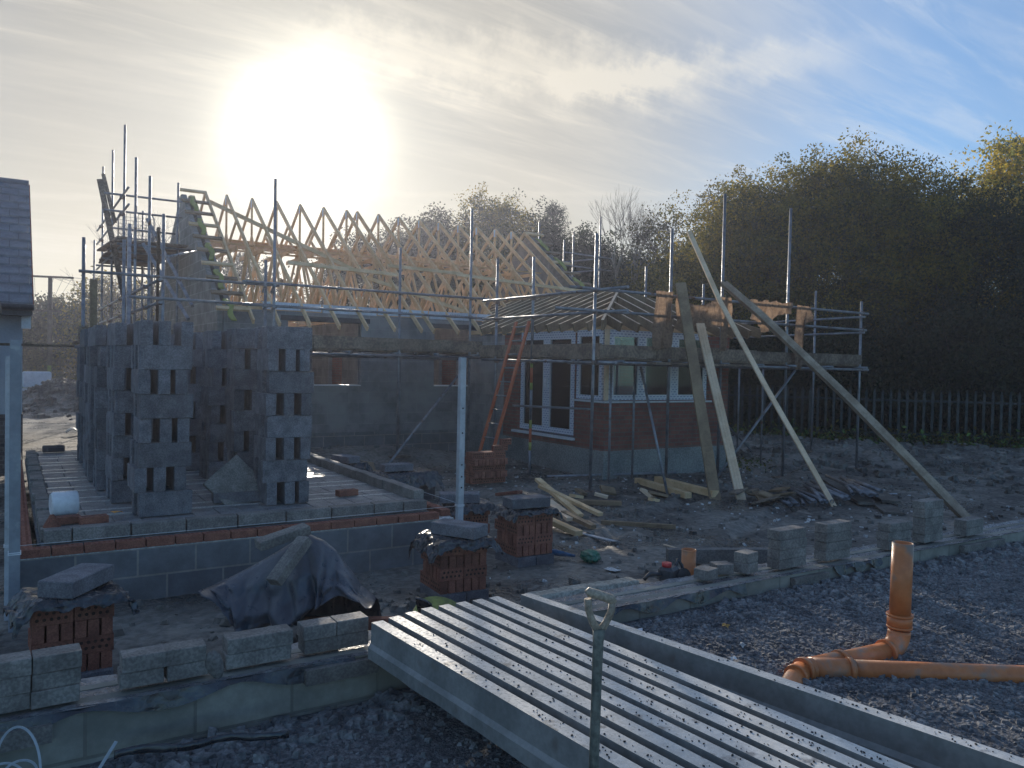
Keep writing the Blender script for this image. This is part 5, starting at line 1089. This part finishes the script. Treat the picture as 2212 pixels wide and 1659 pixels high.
# ---------------------------------------------------------------- trees
import numpy as np
rng = np.random.default_rng(5)
def leaves(name, pos, nrm, size, mats, parent, cutoff=None, aspect=.55):
    """pos (n,3): one small bent leaf quad each"""
    n = len(pos); root = np.array(parent['root']); pos = pos-root
    d = rng.normal(size=(n, 3)); d /= np.linalg.norm(d, axis=1)[:, None]; w = np.cross(d, rng.normal(size=(n, 3))); w /= np.linalg.norm(w, axis=1)[:, None]
    s = size*rng.uniform(.6, 1.4, n)[:, None]
    v = np.stack([pos-d*s*.5, pos+w*s*aspect*.5, pos+d*s*.5, pos-w*s*aspect*.5], 1).reshape(-1, 3)
    me = bpy.data.meshes.new(name); me.vertices.add(4*n); me.vertices.foreach_set('co', v.ravel()); me.loops.add(4*n); me.loops.foreach_set('vertex_index', np.arange(4*n, dtype=np.int32))
    me.polygons.add(n); me.polygons.foreach_set('loop_start', np.arange(0, 4*n, 4, dtype=np.int32)); me.polygons.foreach_set('loop_total', np.full(n, 4, dtype=np.int32))
    for m_ in mats: me.materials.append(m_)
    me.polygons.foreach_set('material_index', nrm.astype(np.int32)); me.update(calc_edges=True); o = bpy.data.objects.new(name, me); COL.objects.link(o); o.parent = parent; return o
def clumps(c, rad, n, clump_r, per, jag=.25, low=-1.0, shell=.45):
    c, rad = np.array(c), np.array(rad)
    u = rng.normal(size=(n, 3)); u /= np.linalg.norm(u, axis=1)[:, None]; u[:, 2] = np.where(u[:, 2] < low, -u[:, 2], u[:, 2])
    th_ = np.arctan2(u[:, 1], u[:, 0]); ph_ = u[:, 2]*3; ph0 = rng.uniform(0, 6, 3); lump = 1+.10*np.sin(3*th_+ph0[0]+ph_)+.07*np.sin(5*ph_+2*th_+ph0[1])+.05*np.sin(7*th_-3*ph_+ph0[2])
    r = rng.uniform(shell, 1, n)**.6*(1+jag*(rng.random(n)-.5))*lump; cc = c+u*rad*r[:, None]
    cr = clump_r*rng.uniform(.5, 1.5, n); idx = np.repeat(np.arange(n), per)
    g_ = rng.normal(size=(n*per, 3)); g_ /= np.linalg.norm(g_, axis=1)[:, None]; p = cc[idx]+g_*(rng.random(n*per)**.45)[:, None]*cr[idx][:, None]*np.array([1., 1., .8])
    ci = rng.choice(3, n, p=[.5, .25, .25]); mi = np.where(rng.random(n*per) < .75, ci[idx], rng.integers(0, 3, n*per)); return p, mi, cc
def branches(root, base, tips, r0, m_, name='trunk', trunk_top=.45):
    bm = NB(); base = Vector(base); mid = sum((Vector(t) for t in tips), Vector())/len(tips); fork = base+(mid-base)*trunk_top; fork.x, fork.y = base.x+(fork.x-base.x)*.5, base.y+(fork.y-base.y)*.5
    path(bm, [base-Vector((0, 0, .2)), base+(fork-base)*.5+Vector((.08, .05, 0)), fork], [r0, r0*.8, r0*.62], 9)
    for t in tips:
        t = Vector(t); m1 = fork+(t-fork)*.45+Vector((random.uniform(-.4, .4), random.uniform(-.4, .4), random.uniform(0, .5)))
        path(bm, [fork, m1, t], [r0*.4, r0*.22, r0*.05], 5)
    return obj(name, bm, m_, root)
def tree(name, label, x, y, zc, rad, n, size, kind, group='trees beyond the fence', per=42, clump=.75, low=-1., trunk=.16, jag=.35, shell=.45):
    t = thing(name, label, 'tree', (x, y, gh(x, y) if y < 40 else 0), group)
    p, mi, cc = clumps((x, y, zc), rad, n, clump, per, jag, low, shell); keep = p[:, 2] > .1
    leaves('crown', p[keep], mi[keep], size, LEAF[kind], t); k = rng.choice(len(cc), min(14, len(cc)), replace=False)
    branches(t, (x, y, 0), [tuple(cc[i]) for i in k], trunk, M_bark); return t
def bare(name, label, x, y, h, spread, seed, group, m_=M_palebark, leafkind=None, depth=6, r0=.12):
    t = thing(name, label, 'tree', (x, y, 0), group); rr = random.Random(seed); bm = NB(); tips = []
    def grow(p, d, l, r_, k):
        q = p+d*l; m1 = p+d*l*.5+Vector((rr.uniform(-1, 1), rr.uniform(-1, 1), 0))*l*.05; path(bm, [p, m1, q], [r_, r_*.85, r_*.7], 6 if k > 3 else 3); 
        if k <= 2: tips.append(q)
        if k == 0: return
        for _ in range(3 if rr.random() < .45 else 2):
            nd_ = (d+Vector((rr.uniform(-1, 1), rr.uniform(-1, 1), rr.uniform(-.25, .7)))*spread).normalized(); grow(q, nd_, l*rr.uniform(.66, .86), r_*.62, k-1)
    grow(Vector((x, y, -.1)), Vector((rr.uniform(-.05, .05), 0, 1)), h*.26, r0, depth); obj('trunk', bm, m_, t)
    if leafkind:
        tp_ = np.array([tuple(v) for v in tips]); idx = np.repeat(np.arange(len(tp_)), 7); p = tp_[idx]+rng.normal(size=(len(idx), 3))*.22; leaves('crown', p, rng.integers(0, 3, len(p)), .13, LEAF[leafkind], t)
    return t
BIG = 'big trees right of the site'
tree('broadleaf_tree', 'huge dark round topped tree filling the right side', 24.0, 17.5, 5.25, (4.4, 4.2, 3.95), 2700, .095, 'olive', BIG, 62, .50, -.95, .28, .14)
tree('broadleaf_tree', 'broad dark tree filling the gap just behind the huge round one', 26.6, 17.6, 5.1, (4.0, 3.6, 4.2), 1700, .10, 'olive', BIG, 58, .5, -.95, .24, .12)
tree('broadleaf_tree', 'dark tree at the right edge under the yellow crown', 28.0, 13.6, 3.8, (4.2, 4.2, 4.0), 1300, .10, 'dark', BIG, 56, .55, -.95, .26, .15)
tree('broadleaf_tree', 'olive tree bulging left of the huge round tree above the leaning boards', 21.3, 19.3, 4.7, (2.7, 2.9, 3.6), 1000, .09, 'olive', BIG, 56, .45, -.95, .2, .18)
tree('broadleaf_tree', 'dark tree between the huge tree and the right edge', 27.4, 15.4, 4.5, (3.5, 3.4, 4.0), 1200, .095, 'olive', BIG, 58, .5, -.95, .22, .15)
for i, (x, y, r_, h, l) in enumerate(((19.0, 17.6, 1.6, 2.0, 'leftmost bush behind the palisade fence, beyond the wing'), (21.2, 15.2, 1.8, 2.3, 'bush behind the fence right of the scaffold corner'), (23.4, 12.8, 1.9, 2.4, 'bush behind the fence below the huge tree'), (25.6, 10.6, 2.0, 2.6, 'bush behind the fence at the right edge'), (17.6, 21.5, 2.1, 2.6, 'bush behind the wing roof'), (20.4, 16.6, 1.9, 2.0, 'second bush behind the fence, just right of the wing'), (22.4, 14.2, 2.0, 2.0, 'bush behind the fence in the middle of the right side'), (24.8, 11.7, 2.1, 2.2, 'bush behind the fence second from the right edge'))): tree('dense_bush', l, x, y, h*.66, (r_, r_, h), 620, .11, 'dark', 'bushes behind the palisade fence', 40, .5, -.9, .08)
tree('yellow_tree', 'bright yellow autumn tree rising above the dark ones at top right', 34.0, 16.6, 8.9, (1.8, 1.9, 2.6), 300, .14, 'yellow', None, 40, .6, -.9, .2, .4, .2)
# pines
def pine(label, x, y, h, base, n=14, spread=1.6, group='conifers behind the site'):
    t = thing('pine_tree', label, 'tree', (x, y, 0), group); bm = NB(); path(bm, [(x, y, -.1), (x, y, h*.6), (x, y, h)], [.2, .12, .02], 8); P_ = []; 
    for i in range(n):
        z = base+(h-base)*i/n; L_ = spread*(1-i/n)**.8+.25; k = 7
        for j in range(k):
            a = i*.9+j*2*math.pi/k; e = Vector((x+L_*math.cos(a), y+L_*math.sin(a), z+L_*.45)); path(bm, [(x, y, z), e], [.035, .01], 4)
            for q in range(5):
                f_ = .35+.65*q/4; c = Vector((x, y, z)).lerp(e, f_); P_ += [(c.x, c.y, c.z+.05)]*11
    P_ += [(x, y, h-.05)]*80; P_ = np.array(P_)+rng.normal(size=(len(P_), 3))*np.array([.13, .13, .17]); obj('trunk', bm, M_bark, t); leaves('crown', P_, rng.integers(0, 3, len(P_)), .30, LEAF['pine'], t, aspect=.12)
pine('dark pine with candle like shoots above the hedge trees in the middle', 26.8, 38.2, 11.3, 4.5, 13, 2.0)
pine('dark pine behind the yellow tree at the top right corner', 36.4, 17.6, 12.0, 4.5, 13, 2.6)
# row behind the house
MID = 'leafy trees behind the bungalow'
for i, (x, y, zc, r_, h, k, l) in enumerate(((17.6, 43.0, 5.0, 3.4, 3.9, 'grey', 'lowest pale leafed tree, left end of the row behind the trusses'), (20.6, 41.6, 5.9, 3.0, 4.3, 'grey', 'sparse topped tree second in the row behind the trusses'), (23.6, 39.8, 6.6, 3.2, 4.8, 'olive', 'tallest pale topped tree in the row behind the trusses'), (26.0, 38.6, 5.6, 2.6, 4.6, 'dark', 'dark tree in front of the pine behind the right gable'), (28.6, 37.0, 4.6, 2.8, 4.3, 'dark', 'dark tree right of the pine, sloping down'), (29.4, 33.5, 4.0, 2.9, 3.6, 'dark', 'low dark tree behind the rear scaffold tubes'), (28.2, 29.8, 3.6, 2.9, 3.2, 'olive', 'low olive tree under the bare tree'), (26.3, 26.0, 3.6, 2.9, 3.2, 'olive', 'olive tree below the half bare birch'), (24.0, 22.6, 3.4, 2.8, 3.2, 'olive', 'olive tree at the left foot of the huge tree'))):
    tree('leafy_tree', l, x, y, zc+(.5 if x > 27.5 or x < 27 and y < 30 else 0), (r_*1.1, r_*1.1, h), 1250, .14, k, MID, 56, .62, -.95, .2, .22)
bare('bare_tree', 'leafless pale tree with fine upswept branches against the sky', 27.0, 31.5, 11.0, .42, 4, None, M_palebark, None, 7, .14)
bare('birch_tree', 'half bare birch with scattered leaves left of the huge tree', 25.6, 25.2, 9.8, .45, 9, None, M_bark, 'grey', 6, .13)
tree('birch_tree', 'sparse leafed tree between the birch and the huge tree', 24.6, 22.4, 6.6, (1.9, 1.9, 2.8), 150, .12, 'grey', None, 34, .5, -.9, .12, .4, .1)
# far left
FL = 'far trees left of the scaffolding'
for x, y, zc, r_, h, k, l in ((2.6, 62, 2.8, 3.2, 3.0, 'grey', 'far bushy tree left of the power pole'), (5.6, 60, 3.2, 3.4, 3.6, 'olive', 'far tree just right of the power pole'), (9.0, 57, 3.4, 3.5, 3.6, 'olive', 'far tree behind the gable scaffolding'), (0.2, 70, 2.6, 3.5, 2.6, 'grey', 'farthest tree beside the neighbouring house'), (13, 54, 4.2, 3.6, 4.4, 'grey', 'far tree seen through the left trusses')): tree('far_tree', l, x, y, zc, (r_, r_, h), 420, .22, k, FL, 34, .85, -.9, .2)
bare('bare_tree', 'far leafless tree seen through the gable scaffolding', 8.2, 55, 11.2, .62, 14, FL, M_bark, None, 7, .16)
bare('bare_tree', 'smaller far leafless tree right of the power pole', 6.0, 55, 8.6, .6, 21, FL, M_bark, None, 6, .12)
# verge growth along the fence foot
P_ = []
for a, b in zip(fp, fp[1:]):
    for _ in range(int((b-a).length*220)):
        c = a+(b-a)*random.random(); P_.append((c.x-random.uniform(-.2, .7)*.8, c.y-random.uniform(-.2, .7)*.5, gh(c.x, c.y)+abs(random.gauss(.05, .16))))
vg = thing('verge', 'weeds', 'weeds', (0, 0, 0)); o = leaves('weeds', np.array(P_), rng.integers(0, 3, len(P_)), .12, [M_grass, LEAF['olive'][0], LEAF['dark'][0]], vg); o.parent = None; bpy.data.objects.remove(vg); o['kind'] = 'stuff'; o['label'] = 'green weeds growing along the foot of the fence'; o['category'] = 'weeds'
P_ = [(random.gauss(11.9, .9), random.gauss(12.4, .7), random.uniform(.0, .07)) for _ in range(2500)]; P_ = [(x, y, gh(x, y)+z) for x, y, z in P_ if x > 12.1]
vg = thing('verge', 'weeds', 'weeds', (0, 0, 0)); o = leaves('grass_patch', np.array(P_), rng.integers(0, 3, len(P_)), .07, [M_grass, LEAF['olive'][0], LEAF['dark'][0]], vg); o.parent = None; bpy.data.objects.remove(vg); o['kind'] = 'stuff'; o['label'] = 'patch of moss and grass right of the wing'; o['category'] = 'grass'

# ---------------------------------------------------------------- haze
HAZE = .0016  # density of air added to imitate lens glare towards the sun
if HAZE:
    bm = NB(); bx(bm, -60, 90, -12, 118, -2.5, 14.5); hz = obj('haze', bm, M_white); hz['kind'] = 'stuff'; hz['label'] = 'thin haze added to imitate the lens veil round the sun'; hz['category'] = 'haze'
    M = bpy.data.materials.new('veil_haze'); M.use_nodes = True; t = M.node_tree; t.nodes.clear(); pv = nd(t, 'ShaderNodeVolumePrincipled'); pv.inputs['Color'].default_value = (.72, .76, .94, 1); pv.inputs['Density'].default_value = HAZE; pv.inputs['Anisotropy'].default_value = .62
    o = nd(t, 'ShaderNodeOutputMaterial'); t.links.new(pv.outputs[0], o.inputs[1]); hz.data.materials.clear(); hz.data.materials.append(M)
# drop helper properties
for o in bpy.data.objects:
    for k in ('root', 'used'):
        if k in o.keys(): del o[k]
